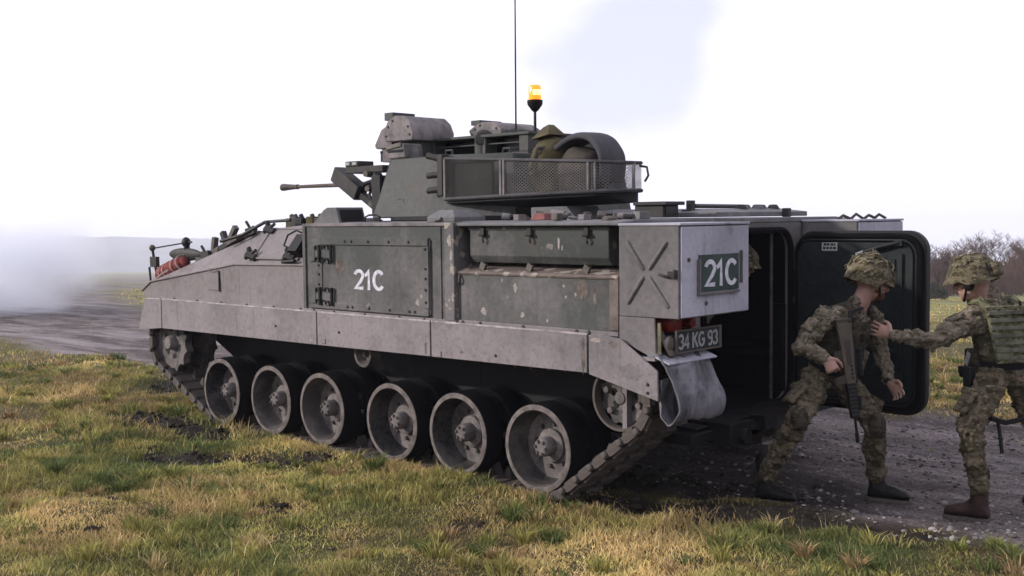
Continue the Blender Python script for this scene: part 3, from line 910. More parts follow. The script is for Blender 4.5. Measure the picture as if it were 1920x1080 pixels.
roof = mb.build('roof', 'paint_roof', veh, bevel=.006)

# --- nose with glacis and sloped cheeks
mb = MB()
P = [(.57, 1.4785, 1.10), (.57, 1.4785, 1.495), (1.6, 1.4785, 1.48), (3.06, 1.4785, 1.285), (3.25, 1.47, 1.19), (3.16, 1.47, 1.10), (.57, 1.2, 1.845), (1.53, 1.2, 1.775)]
Q = [(x, -y, z) for x, y, z in P]
mb.add(P + Q, [(0, 5, 4, 3, 2, 1), (1, 2, 7, 6), (2, 3, 7), (8, 9, 10, 11, 12, 13), (9, 14, 15, 10), (10, 15, 11),
               (6, 7, 15, 14), (7, 3, 11, 15), (3, 4, 12, 11), (4, 5, 13, 12), (0, 8, 13, 5), (0, 1, 6, 14, 9, 8)])
nose = mb.build('nose', 'paint_nose', veh, bevel=.010)
mb = MB()
mb.tube([(.58, 1.482, 1.496), (1.6, 1.482, 1.481), (3.06, 1.482, 1.286), (3.25, 1.474, 1.192)], .010, 6)
mb.build('edge_bead', 'paint_nose', nose)
mb = MB(); mb.box(1.86, 2.04, 1.4785, 1.4825, 1.245, 1.40)
mb.build('access_cover', 'paint_nose', nose, bevel=.003)
mb = MB(); mb.box(1.838, 1.852, 1.4785, 1.489, 1.235, 1.42); mb.build('cover_hinge', 'black', nose)
mb = MB(); mb.tube([(2.03, 1.487, 1.425), (2.0, 1.487, 1.44), (1.90, 1.487, 1.44), (1.87, 1.487, 1.425), (1.90, 1.487, 1.41), (2.0, 1.487, 1.41), (2.03, 1.487, 1.425)], .0035, 5)
mb.build('weld_mark', 'paint_nose', nose)
# sloped cheek hatch with frame and brackets (cheek runs from (1.4785,1.49) up to (1.2,1.84))
cn = Vector((0, .35, .2785)).normalized(); cu_ = Vector((0, -.2785, .35)).normalized()
def cheek(x, t, off=0.0):
    return Vector((x, 1.4785, 1.488)) + cu_*t + cn*off
mb = MB()
mb.obox(cheek(1.02, .215, .006), (.62, .30, .012), (1, 0, 0), cu_)
mb.build('cheek_hatch', 'paint_nose', nose, bevel=.004)
mb = MB()
for a, b in (((.70, .055), (1.34, .055)), ((1.34, .055), (1.34, .37)), ((.70, .37), (1.34, .37))):
    mb.tube([cheek(a[0], a[1], .012), cheek(b[0], b[1], .012)], .010, 6)
mb.build('hatch_frame', 'paint_nose', nose)
mb = MB()
mb.tube([cheek(1.50, .44, .02), cheek(1.72, .30, .02), cheek(1.95, .20, .05)], .016, 6)
mb.tube([cheek(1.12, .45, .03), cheek(1.50, .44, .02)], .014, 6)
mb.build('guard_rail', 'black', nose)
for (x, t, nm) in ((1.36, .06, 'clamp'), (1.33, .34, 'clamp'), (.80, .06, 'clamp')):
    mb = MB()
    mb.obox(cheek(x, t, .03), (.11, .05, .05), (1, .2, .3), cu_)
    mb.cyl(cheek(x + .07, t - .02, .03), cheek(x - .06, t + .05, .055), .020, .014, 8)
    mb.obox(cheek(x + .05, t + .05, .05), (.05, .03, .06), (.4, .2, 1), cu_)
    mb.build(nm, 'gun', nose, bevel=.004)
mb = MB()                                            # lamp guard with a loop handle beside the side box
mb.obox(cheek(.71, .16, .06), (.13, .17, .09), (1, 0, 0), cu_)
mb.tube([cheek(.73, .10, .09), cheek(.84, .12, .11), cheek(.86, .22, .12), cheek(.78, .27, .12), cheek(.72, .26, .10)], .009, 6)
mb.tube([cheek(.88, .02, .02), cheek(.68, .02, .04)], .016, 6)
mb.build('lamp_guard', 'black', nose, bevel=.006)
# spare links and clamps lying on the glacis edge
def gl(x, y): return 1.775 - (x - 1.53)*(.49/1.53)
for i, (x, y, a) in enumerate(((2.28, 1.22, .2), (2.10, 1.22, -.5), (1.93, 1.24, .7))):
    z = gl(x, y)
    mb = MB()
    mb.obox((x, y, z + .035), (.20, .12, .05), (1, 0, -.3), (0, 1, 0))
    mb.cyl((x - .09, y + .07, z + .06), (x - .09, y - .10, z + .06), .028, n=10)
    mb.obox((x + .02, y + .02, z + .10), (.05, .05, .15), (math.cos(a), 0, math.sin(a)), (0, 1, 0))
    mb.build('link_bracket', 'steel' if i != 1 else 'gun', nose, bevel=.006)
# folding mirror on the nose
mb = MB()
mb.tube([(3.13, 1.36, 1.27), (3.14, 1.38, 1.40), (3.16, 1.40, 1.60)], .014, 8)
mb.tube([(3.20, 1.40, 1.20), (3.21, 1.41, 1.42)], .012, 6)
mb.tube([(3.16, 1.40, 1.60), (2.72, 1.30, 1.655)], .008, 6)
mb.box(3.08, 3.20, 1.37, 1.41, 1.42, 1.52)
mb.build('mirror_arm', 'gun', nose, bevel=.004)
mb = MB(); mb.ell((3.16, 1.40, 1.605), (.035, .03, .032), 12, 8); mb.build('mirror_ball', 'steel', nose)
mb = MB(); mb.ell((2.71, 1.295, 1.66), (.05, .04, .05), 12, 8); mb.cyl((2.70, 1.295, 1.66), (2.70, 1.295, 1.58), .028, n=10)
mb.cyl((2.70, 1.295, 1.665), (2.60, 1.30, 1.662), .009, n=6); mb.build('mirror_joint', 'black', nose)
mb = MB(); mb.ell((2.72, 1.30, 1.545), (.30, .03, .062), 22, 10); mb.build('mirror_head', 'gun', nose)
mb = MB(); mb.lathe([(0, .03), (.075, .025), (.085, 0), (.085, -.05)], (2.44, 1.28, 1.50), (-.3, 1, .3), 20); mb.build('headlamp_cover', 'gun', nose)
for (xa, xb, t) in ((2.9, 2.3, .03), (2.35, 1.75, .05)):
    mb = MB(); mb.tube([(xa, 1.10, gl(xa, 1) + t), ((xa+xb)/2, 1.14, gl((xa+xb)/2, 1) + t + .03), (xb, 1.12, gl(xb, 1) + t)], .016, 6); mb.build('tow_cable', 'steel', nose)
for (x, y) in ((2.55, 1.10), (2.35, 1.30), (1.80, 1.10), (1.66, 1.26)):
    mb = MB(); mb.obox((x, y, gl(x, y) + .03), (.10, .05, .07), (1, .3, -.3), (0, 1, 0)); mb.cyl((x, y, gl(x, y) + .04), (x + .05, y + .02, gl(x, y) + .12), .014, n=7); mb.build('tool_clip', 'gun', nose, bevel=.005)
mb = MB(); mb.cyl((2.52, 1.20, gl(2.52, 1) + .05), (1.70, 1.18, gl(1.70, 1) + .06), .017, n=8); mb.obox((2.50, 1.2, gl(2.5, 1) + .055), (.20, .13, .02), (1, 0, -.3), (0, 1, 0)); mb.build('shovel', 'bag_dull', nose, bevel=.004)
# driver's hatch and clutter at the top of the cheek
mb = MB(); mb.lathe([(0, .05), (.30, .05), (.34, .03), (.35, 0)], (1.15, .62, 1.82), (0, 0, 1), 26)
mb.build('driver_hatch', 'paint_nose', nose)
for i, (x, y) in enumerate(((1.42, .98), (1.28, 1.04), (1.14, 1.08), (.98, 1.08), (.84, 1.10))):
    mb = MB(); mb.box(x - .05, x + .05, y - .05, y + .05, 1.79, 1.875 + .012*(i % 2)); mb.cyl((x, y, 1.86), (x + .03, y, 1.905), .022, n=8)
    mb.build('periscope', ('bag_olive', 'gun', 'black')[i % 3], nose, bevel=.008)

# --- flat side armour with hinged panel
mb = MB(); mb.box(-1.12, .572, 1.25, 1.4785, 1.087, 1.8205)
side = mb.build('side_armour', 'paint', veh, bevel=.006)
mb = MB(); mb.box(.545, .582, 1.4785, 1.4925, 1.10, 1.828); mb.build('front_flange', 'paint', side, bevel=.003)
mb = MB(); mb.box(-1.12, .545, 1.4785, 1.4905, 1.805, 1.829); mb.build('top_flange', 'paint_hood', side, bevel=.003)
mb = MB(); mb.box(-1.19, -1.095, 1.26, 1.4985, 1.145, 1.828); mb.build('pillar', 'paint_pillar', side, bevel=.004)
mb = MB(); mb.box(-1.045, -1.030, 1.4785, 1.4865, 1.15, 1.80); mb.build('seam_strip', 'paint', side)
panel_poly = [(.50, 1.154), (-.915, 1.154), (-.937, 1.176), (-.937, 1.703), (-.915, 1.725), (.36, 1.725), (.345, 1.70), (.50, 1.70)]
mb = MB(); mb.prism_y(panel_poly, 1.4785, 1.4925)
panel = mb.build('hinged_panel', 'paint', veh, bevel=.003)
mb = MB()
mb.box(-.925, .34, 1.4925, 1.5025, 1.662, 1.715); mb.box(-.930, -.868, 1.4925, 1.5025, 1.215, 1.660)
mb.box(-.925, .48, 1.4925, 1.5025, 1.160, 1.213)
mb.build('panel_frame', 'paint', panel, bevel=.004)
bolts(panel, [(x, 1.5025, 1.69) for x in (.02, -.06, -.26, -.50, -.72)] + [(-.90, 1.5025, z) for z in (1.64, 1.50, 1.43, 1.35, 1.26)] + [(x, 1.5025, 1.187) for x in (.0, -.06, -.26, -.50, -.72, -.78)])
for z in (1.592, 1.258):
    mb = MB()
    mb.box(.20, .475, 1.4925, 1.506, z - .032, z + .032)
    mb.box(.40, .475, 1.4925, 1.510, z - .062, z + .062); mb.box(.205, .275, 1.4925, 1.510, z - .066, z + .066)
    hinge = mb.build('hinge', 'paint', panel, bevel=.004)
    for xx in (.335, .185):
        mb = MB(); mb.cyl((xx, 1.512, z - .07), (xx, 1.512, z + .07), .013, n=8); mb.build('hinge_pin', 'black', panel)
    for xx, zz in ((.36, .045), (.36, -.045), (.24, .052), (.24, -.052)):
        mb = MB(); mb.tube([(xx - .022, 1.51, z + zz - .016), (xx - .022, 1.52, z + zz + .016), (xx + .022, 1.52, z + zz + .016), (xx + .022, 1.51, z + zz - .016), (xx - .022, 1.51, z + zz - .016)], .006, 5)
        mb.build('hinge_link', 'black', panel)
mb = MB(); mb.box(.32, .395, 1.4925, 1.500, 1.325, 1.525); mb.build('hinge_bar', 'paint', panel, bevel=.003)
bolts(panel, [(.36, 1.500, z) for z in (1.50, 1.43, 1.35)])

def arc_pts(cx, cy_, rx, ry, a0, a1, n=14):
    return [(cx + rx*math.cos(rad(a0 + (a1-a0)*k/n)), cy_ + ry*math.sin(rad(a0 + (a1-a0)*k/n))) for k in range(n+1)]
GLYPH = {
 '2': (.60, [arc_pts(.30, .70, .235, .235, 168, -22) + [(.42, .44), (.10, .075), (.56, .075)]]),
 '1': (.50, [[(.06, .70), (.18, .78), (.29, .935), (.29, 0)]]),
 'C': (.70, [arc_pts(.38, .50, .285, .435, 40, 320, 22)]),
 '3': (.58, [arc_pts(.28, .715, .20, .21, 160, -80) + [(.24, .51)], [(.24, .51)] + arc_pts(.28, .285, .225, .225, 85, -160)]),
 '4': (.60, [[(.42, 0), (.42, .93), (.06, .28), (.58, .28)]]),
 'K': (.66, [[(.09, 0), (.09, 1.0)], [(.56, 1.0), (.11, .42)], [(.24, .58), (.60, 0)]]),
 'G': (.72, [arc_pts(.37, .50, .285, .435, 45, 345, 22) + [(.645, .47), (.40, .47)]]),
 '9': (.60, [arc_pts(.30, .70, .215, .235, 0, 360, 20), [(.515, .72)] + arc_pts(.29, .42, .225, .37, 20, -130)]),
 ' ': (.30, [])}
def lettering(body, w, h, t, mat, depth=.002):
    """flat stroke lettering, w by h, stroke width t (fraction of the height), read along +x"""
    mb = MB(); x = 0.0
    for ch in body:
        adv, strokes = GLYPH[ch]
        for st in strokes:
            P_ = [Vector((a + x, b, 0)) for a, b in st]
            lf, rt_ = [], []
            for i, p in enumerate(P_):
                d0 = (P_[i] - P_[i-1]).normalized() if i else None
                d1 = (P_[i+1] - P_[i]).normalized() if i < len(P_)-1 else None
                if d0 is None: d0 = d1
                if d1 is None: d1 = d0
                n0 = Vector((-d0.y, d0.x, 0)); n1 = Vector((-d1.y, d1.x, 0)); m_ = (n0 + n1)
                m_ = m_.normalized() if m_.length > 1e-4 else n0
                k = min(1.6, 1/max(.3, m_.dot(n0)))
                lf.append(p + m_*k*t/2); rt_.append(p - m_*k*t/2)
            o = len(mb.v); n = len(P_)
            mb.v += [tuple(q) for q in lf] + [tuple(q) for q in rt_]
            for i in range(n-1): mb.f.append((o+i, o+n+i, o+n+i+1, o+i+1))
        x += adv
    tot = x - .06
    mb.v = [((a - tot/2)*w/tot, (b - .5)*h, c) for a, b, c in mb.v]
    # each stroke a hair above the last so overlaps never share a plane
    me = mb.mesh('lettering', mat, False)
    for i, v in enumerate(me.vertices): v.co.z = 0
    return me
SIDE_ROT = Matrix(((-1, 0, 0), (0, 0, 1), (0, 1, 0))).to_euler()       # text read on the left side
REAR_ROT = Matrix(((0, 0, -1), (-1, 0, 0), (0, 1, 0))).to_euler()      # text read from behind
t1 = lettering('21C', .345, .152, .17, 'white')
link('lettering', t1, panel, (-.247, 1.4938, 1.402), SIDE_ROT)

# --- lower side plate with chipped ledge, recess above
mb = MB()
mb.prism_x([(1.255, 1.09), (1.462, 1.09), (1.462, 1.468), (1.445, 1.492), (1.255, 1.535)], -2.612, -1.192)
lowp = mb.build('lower_side_plate', 'paint_chip', veh, bevel=.006)
mb = MB(); mb.tube([(-1.195, 1.458, 1.480), (-2.61, 1.458, 1.484)], .016, 8); mb.build('ledge_bead', 'paint_ledge', lowp)
mb = MB(); mb.box(-2.612, -2.54, 1.462, 1.472, 1.16, 1.47); mb.build('corner_weld', 'paint_ledge', lowp, bevel=.004)
mb = MB(); mb.tube([(-1.215, 1.47, 1.47), (-1.225, 1.485, 1.44), (-1.225, 1.485, 1.42), (-1.21, 1.478, 1.405)], .007, 6); mb.build('hook', 'steel', lowp)
mb = MB(); mb.prism_x([(1.26, 1.5355), (1.447, 1.4935), (1.447, 1.4975), (1.26, 1.540)], -2.605, -1.195); mb.build('ledge_top', 'paint_ledge', lowp)
mb = MB(); mb.box(-2.612, -1.192, 1.4625, 1.4755, 1.125, 1.152); mb.build('bottom_flange', 'paint_skirt', lowp, bevel=.003)
# --- stowage box in the recess
mb = MB()
mb.prism_x([(1.252, 1.552), (1.385, 1.552), (1.422, 1.600), (1.422, 1.792), (1.252, 1.792)], -2.50, -1.275)
sbox = mb.build('side_stowage_box', 'paint', veh, bevel=.006)
mb = MB(); mb.box(-2.51, -1.265, 1.25, 1.432, 1.793, 1.801); mb.box(-2.51, -1.265, 1.4225, 1.432, 1.776, 1.801)
mb.build('box_lid', 'paint', sbox, bevel=.003)
for x in (-1.415, -1.85, -2.335):
    mb = MB(); mb.box(x - .018, x + .018, 1.432, 1.445, 1.735, 1.80); mb.cyl((x - .026, 1.446, 1.745), (x + .026, 1.446, 1.745), .012, n=8)
    mb.tube([(x, 1.44, 1.74), (x - .012, 1.45, 1.71), (x - .008, 1.44, 1.69)], .007, 6)
    mb.build('latch', 'gun', sbox, bevel=.003)
    mb = MB(); mb.obox((x + .01, 1.425, 1.528), (.05, .022, .05), (1, 0, .5), (0, 1, 0)); mb.build('bracket', 'steel', sbox, bevel=.003)

# --- flaked paint and rust marks on the plates
mark_rng = random.Random(21)
def mark(parent, x, y, z, rx, rz, mat, name='paint_flake', drip=0.0):
    mb = MB(); n_ = 26
    q_ = [mark_rng.uniform(.45, 1.3) for _ in range(n_)]
    ph = [(q_[k-1] + 2*q_[k] + q_[(k+1) % n_])/4 for k in range(n_)]
    pts = []
    for k in range(n_):
        a = 2*math.pi*k/n_
        pz = math.sin(a)*rz*ph[k]
        if pz < 0: pz *= 1 + drip*ph[(k*3) % n_]
        pts.append((x + math.cos(a)*rx*ph[k], pz + z))
    mb.loft([[(a, y, b) for a, b in pts], [(a, y + .0012, b) for a, b in pts]])
    return mb.build(name, mat, parent)
for (x, z, rx, rz) in ((-1.74, 1.395, .022, .030), (-1.44, 1.225, .030, .026), (-2.165, 1.42, .010, .010), (-1.80, 1.215, .018, .020), (-2.02, 1.19, .012, .010), (-1.62, 1.44, .010, .012)):
    mark(lowp, x, 1.462, z, rx, rz, 'chip_cream')
mark(lowp, -2.32, 1.462, 1.430, .060, .040, 'rust', 'rust_run', 2.2); mark(lowp, -2.42, 1.462, 1.36, .016, .06, 'rust', 'rust_run', .5)
for (x, z, rx, rz) in ((-1.14, 1.29, .012, .014), (-1.15, 1.70, .026, .040), (-1.165, 1.60, .014, .050), (-1.16, 1.50, .012, .030)):
    mark(side, x, 1.4985, z, rx, rz, 'chip_cream')
mark(sbox, -2.09, 1.422, 1.70, .012, .028, 'chip_cream', 'paint_flake', 1.5); mark(sbox, -2.12, 1.422, 1.66, .006, .020, 'chip_cream')
mark(panel, .10, 1.4925, 1.50, .060, .045, 'rust', 'scuff', .4); mark(panel, -.80, 1.4925, 1.26, .02, .03, 'chip_cream'); mark(panel, -.84, 1.4925, 1.30, .012, .02, 'chip_cream')

# --- skirts
gap = .007
zt = 1.128
def skirt(name, poly, mat='paint_skirt'):
    mb = MB(); mb.prism_y(poly, 1.497, 1.513)
    return mb.build(name, mat, veh, bevel=.004)
sk = [skirt('skirt_panel', [(2.8176+gap, zt), (3.14, zt-.008), (3.27, .812), (2.8176+gap, .852)]),
      skirt('skirt_panel', [(.388+gap, zt), (2.8176-gap, zt), (2.8176-gap, .852), (.388+gap, .866)]),
      skirt('skirt_panel', [(-.953+gap, zt), (.388-gap, zt), (.388-gap, .866), (-.953+gap, .878)]),
      skirt('skirt_panel', [(-2.40+gap, zt), (-.953-gap, zt), (-.953-gap, .878), (-2.40+gap, .888)]),
      skirt('rear_mudguard', [(-2.40-gap, zt), (-2.50, zt+.010), (-2.655, 1.118), (-2.93, .945), (-2.935, .765), (-2.40-gap, .882)], 'paint_skirt')]
mb = MB(); mb.box(-1.192, 3.02, 1.4785, 1.4935, 1.118, 1.150); mb.build('skirt_flange', 'paint_skirt', veh, bevel=.003)
bolts(sk[1], [(x, 1.4935, 1.138) for x in (2.6, 2.2, 1.8, 1.4, 1.0, .62)], False)
bolts(sk[2], [(x, 1.4935, 1.138) for x in (.44, .18, -.2, -.6, -.87)])
bolts(sk[3], [(x, 1.4755, 1.139) for x in (-1.25, -1.42, -1.82, -2.28, -2.38)], False)
bolts(sk[1], [(.95, 1.513, .985)]); bolts(sk[2], [(.1, 1.513, .985)]); bolts(sk[3], [(-1.6, 1.513, .935)])
bolts(sk[4], [(-2.86, 1.513, .86), (-2.86, 1.513, .81)])
mark(sk[3], -2.36, 1.513, 1.02, .016, .10, 'rust', 'rust_run', .6); mark(sk[4], -2.47, 1.513, 1.10, .05, .016, 'chip_cream'); mark(sk[4], -2.60, 1.513, 1.085, .035, .020, 'rust', 'rust_run', .5)
mark(sk[3], -1.27, 1.513, .935, .010, .012, 'rust', 'scuff'); mark(sk[2], -.90, 1.513, .93, .012, .05, 'rust', 'rust_run'); mark(sk[1], .46, 1.513, .90, .03, .016, 'chip_cream'); mark(sk[4], -2.72, 1.513, .93, .085, .045, 'paint_bin', 'scuff', .2)
for s_, xa, xb in ((sk[0], 3.13, 2.83), (sk[1], 2.81, .395), (sk[2], .381, -.946), (sk[3], -.960, -2.393)):
    mb = MB(); mb.tube([(xa, 1.506, zt - (.008 if xa > 3 else 0)), (xb, 1.506, zt)], .0095, 6); mb.build('skirt_lip', 'pale_edge', s_)
for s, x in ((sk[2], .300), (sk[3], -1.04)):
    mb = MB(); mb.box(x - .025, x + .025, 1.513, 1.519, .885, .925); mb.build('skirt_clip', 'paint_skirt', s, bevel=.002)
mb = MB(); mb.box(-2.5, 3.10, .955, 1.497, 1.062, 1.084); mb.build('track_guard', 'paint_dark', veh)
mb = MB(); mb.box(-2.6, 3.10, -1.495, -.955, 1.062, 1.084); mb.prism_y([(-2.93, .80), (-2.4, .86), (3.2, .83), (3.10, 1.13), (-2.6, 1.13)], -1.513, -1.497)
mb.build('far_skirt', 'paint_skirt', veh, bevel=.004)
mb = MB(); mb.prism_x([(.96, 1.00), (1.497, 1.00), (1.497, 1.02), (.96, 1.02)], -2.9, -2.62); mb.prism_y([(3.10, 1.08), (3.27, .815), (3.26, .815), (3.08, 1.08)], .955, 1.497)
mb.build('guard_ends', 'paint_skirt', veh)
o_ = bpy.data.objects['guard_ends']; o_.name = 'front_mudguard'

# --- rear stowage bins
def rear_bin(s):
    mb = MB(); y0, y1 = sorted((s*.74, s*1.4785))
    mb.box(-3.060, -2.622, y0, y1, 1.2546, 1.800)
    b = mb.build('rear_bin', 'paint_bin', veh, bevel=.006)
    mb = MB(); mb.box(-3.078, -2.618, y0 - .006, y1 + .006, 1.8005, 1.816); mb.build('bin_lid', 'paint_rear_skylit', b, bevel=.004)
    mb = MB(); mb.box(-3.074, -3.0605, y0 + .004, y1 - .012, 1.262, 1.794); mb.build('bin_door', 'paint_rear_skylit', b, bevel=.004)
    return b
binL = rear_bin(1); binR = rear_bin(-1)
for (xa, za, xb, zb) in ((-2.685, 1.705, -2.805, 1.545), (-2.975, 1.705, -2.850, 1.545), (-2.805, 1.495, -2.690, 1.335), (-2.850, 1.495, -2.985, 1.325)):
    mb = MB(); mb.tube([(xa, 1.474, za), (xa*.93 + xb*.07, 1.4795, za*.93 + zb*.07), (xa*.07 + xb*.93, 1.4795, za*.07 + zb*.93), (xb, 1.474, zb)], .014, 10)
    mb.build('pressed_rib', 'paint_bin', binL)
mb = MB(); mb.box(-3.045, -2.985, 1.4785, 1.490, 1.495, 1.535); mb.cyl((-3.04, 1.492, 1.49), (-3.04, 1.492, 1.545), .012, n=8); mb.tube([(-3.0, 1.49, 1.50), (-2.96, 1.50, 1.51), (-2.93, 1.492, 1.515)], .009, 6)
mb.build('bin_latch', 'gun', binL, bevel=.003)
mb = MB(); mb.box(-3.082, -3.074, .870, 1.300, 1.405, 1.625); mb.build('number_board', 'plate_green', binL, bevel=.002)
mb = MB()
mb.box(-3.097, -3.074, 1.302, 1.314, 1.385, 1.60); mb.box(-3.095, -3.074, .872, 1.302, 1.386, 1.400); mb.box(-3.095, -3.074, .842, .850, 1.44, 1.64)
mb.build('board_frame', 'paint_bin', binL, bevel=.002)
t2 = lettering('21C', .345, .160, .17, 'white')
link('lettering', t2, binL, (-3.0835, 1.075, 1.513), REAR_ROT)
bolts(binL, [(-3.074, 1.22, 1.335), (-3.074, 1.40, 1.60)], False, (0, 0, rad(90)))
# --- lamp cluster and number plate under the left bin
mb = MB(); mb.prism_y([(-2.622, 1.253), (-2.885, 1.253), (-2.895, 1.005), (-2.622, 1.110)], 1.462, 1.4785)
mb.build('bin_side_skirt', 'paint_bin', binL, bevel=.003)
mb = MB(); mb.box(-2.80, -2.63, .96, 1.455, 1.03, 1.245)
lamp = mb.build('lamp_housing', 'black', veh, bevel=.006)
mb = MB(); mb.box(-2.906, -2.893, 1.440, 1.459, 1.02, 1.225); mb.build('cream_edge', 'yellow_strip', lamp)
mb = MB(); mb.lathe([(0, .135), (.035, .132), (.048, .118), (.05, .0)], (-2.80, 1.345, 1.205), (-1, 0, 0), 18); mb.box(-2.93, -2.80, 1.26, 1.38, 1.17, 1.235); mb.build('tail_lamp', 'red_lamp', lamp, bevel=.006)
mb = MB(); mb.lathe([(0, .13), (.03, .128), (.036, .11), (.036, .0)], (-2.80, 1.14, 1.205), (-1, 0, 0), 16); mb.build('small_lamp', 'red_lamp', lamp)
mb = MB(); mb.tube([(-2.86, 1.41, 1.18), (-2.93, 1.42, 1.10), (-2.95, 1.40, 1.04), (-2.90, 1.36, 1.00)], .022, 8); mb.ell((-2.94, 1.405, 1.10), (.03, .035, .05), 10, 8)
mb.build('cable', 'paint_mud', lamp)
pr = Matrix.Rotation(rad(0), 4, 'Z')
mb = MB(); mb.box(-2.975, -2.968, .935, 1.375, 1.050, 1.165); npl = mb.build('number_plate', 'plate_black', veh, bevel=.002)
mb = MB()
mb.box(-2.982, -2.966, .925, 1.385, 1.036, 1.048); mb.box(-2.982, -2.966, .925, 1.385, 1.167, 1.178); mb.box(-2.982, -2.966, .905, .933, 1.036, 1.178); mb.box(-2.982, -2.966, 1.377, 1.390, 1.036, 1.178)
mb.box(-2.97, -2.80, 1.0, 1.03, 1.10, 1.13); mb.box(-2.97, -2.80, 1.25, 1.28, 1.10, 1.13)
mb.build('plate_frame', 'paint_mud', npl, bevel=.002)
t3 = lettering('34 KG 93', .415, .092, .18, 'plate_grey')
link('lettering', t3, npl, (-2.9762, 1.155, 1.107), REAR_ROT)
# --- curled rubber mud flap
prof = [(-2.84, 1.025), (-2.93, 1.005), (-2.985, .965), (-3.015, .90), (-3.05, .80), (-3.06, .72), (-3.035, .655), (-2.995, .63), (-2.955, .645), (-2.935, .70), (-2.938, .80), (-2.955, .885)]
def flap_loops(off):
    out = []
    for i, (x, z) in enumerate(prof):
        a = prof[max(i-1, 0)]; b = prof[min(i+1, len(prof)-1)]
        nx_, nz_ = -(b[1]-a[1]), (b[0]-a[0]); L = math.hypot(nx_, nz_)
        out.append((x + nx_/L*off, z + nz_/L*off))
    return out
def catmull(P_, m=4):
    out = []
    for i in range(len(P_)-1):
        p0, p1, p2, p3 = P_[max(i-1, 0)], P_[i], P_[i+1], P_[min(i+2, len(P_)-1)]
        for k in range(m):
            t = k/m
            out.append(tuple(.5*(2*b + (c-a)*t + (2*a-5*b+4*c-d)*t*t + (-a+3*b-3*c+d)*t**3) for a, b, c, d in zip(p0, p1, p2, p3)))
    return out + [P_[-1]]
prof = catmull(prof)
inner, outer = flap_loops(-.006), flap_loops(.006)
loops = []
for k in range(25):
    y = 1.50 - .50*k/24
    wv = .006*math.sin(k*1.7)
    loops.append([(x + wv*(1 if i > 10 else 0), y, z) for i, (x, z) in enumerate(outer)] + [(x + wv, y, z) for x, z in inner[::-1]])
mb = MB(); mb.loft(loops); lumpy(mb, .024, 7, 44); lumpy(mb, .008, 22, 47); mb.build('mud_flap', 'flap', veh, angle=75)
mb = MB(); mb.obox((-2.95, 1.24, 1.005), (.11, .50, .012), (-.14, 0, -.05), (0, 1, 0)); mb.build('flap_clamp', 'paint_rear_skylit', veh, bevel=.003)

# --- rear plate with doorway
def rrect(cy0, cy1, z0, z1, r, n=7):
    pts = []
    for (cy_, cz, a0) in ((cy1-r, z1-r, 0), (cy0+r, z1-r, 90), (cy0+r, z0+r, 180), (cy1-r, z0+r, 270)):
        for k in range(n):
            a = rad(a0 + 90*k/(n-1)); pts.append((cy_ + r*math.cos(a), cz + r*math.sin(a)))
    return pts
hole = rrect(-.565, .565, .50, 1.735, .14)
outer_ = []
for (y, z) in hole:
    oy = max(-1.40, min(1.40, y*40)); oz = 1.80 if z > 1.6 else (.42 if z < .64 else z)
    outer_.append((y, z))
# rectangle outline with the same number of points: corners duplicated along the arcs
rect = []
for (cy_, cz) in ((1.40, 1.80), (-1.40, 1.80), (-1.40, .44), (1.40, .44)):
    for k in range(7): rect.append((cy_, cz))
def ring(mb, a, b, x0, x1):
    n = len(a); o = len(mb.v)
    for x in (x0, x1):
        mb.v += [(x, y, z) for y, z in a]; mb.v += [(x, y, z) for y, z in b]
    for i in range(n):
        j = (i+1) % n
        mb.f.append((o+i, o+j, o+n+j, o+n+i)); mb.f.append((o+2*n+i, o+3*n+i, o+3*n+j, o+2*n+j))
        mb.f.append((o+n+i, o+n+j, o+3*n+j, o+3*n+i)); mb.f.append((o+i, o+2*n+i, o+2*n+j, o+j))
mb = MB(); ring(mb, rect, hole, -2.616, -2.582)
import bmesh as _b
rp = mb.build('rear_plate', 'paint_bin', veh, flip=True)
mb = MB(); loop = rrect(-.575, .575, .49, 1.745, .15)
mb.tube([(-2.622, y, z) for y, z in loop] + [(-2.622, loop[0][0], loop[0][1])], .024, 8); mb.build('door_seal', 'rubber', rp)
mb = MB(); mb.cyl((-2.55, -.42, .50), (-2.55, -.42, 1.72), .012, n=8); mb.build('grab_pole', 'steel', rp)
mb = MB(); mb.box(-2.60, -2.5, -.545, -.47, .55, 1.2); mb.build('inner_post', 'interior', rp, bevel=.004)
mb = MB(); mb.box(-2.645, -2.617, -.70, -.60, .60, 1.20); mb.box(-2.65, -2.617, -.72, -.58, 1.25, 1.45); mb.box(-2.65, -2.617, -.72, -.58, .62, .80); mb.build('door_hinge_block', 'paint_dark', rp, bevel=.006)
mb = MB()
mb.prism_x([(1.0, .40), (-1.0, .40), (-1.0, .47), (1.0, .47)], -2.82, -2.60)
mb.box(-2.95, -2.60, .55, .75, .38, .52); mb.box(-2.90, -2.60, -.35, .25, .40, .50); mb.cyl((-2.95, .62, .43), (-3.0, .62, .43), .05, n=12)
mb.box(-2.78, -2.62, -.6, .9, .475, .495)
mb.build('rear_step', 'paint_dark', veh, bevel=.008)
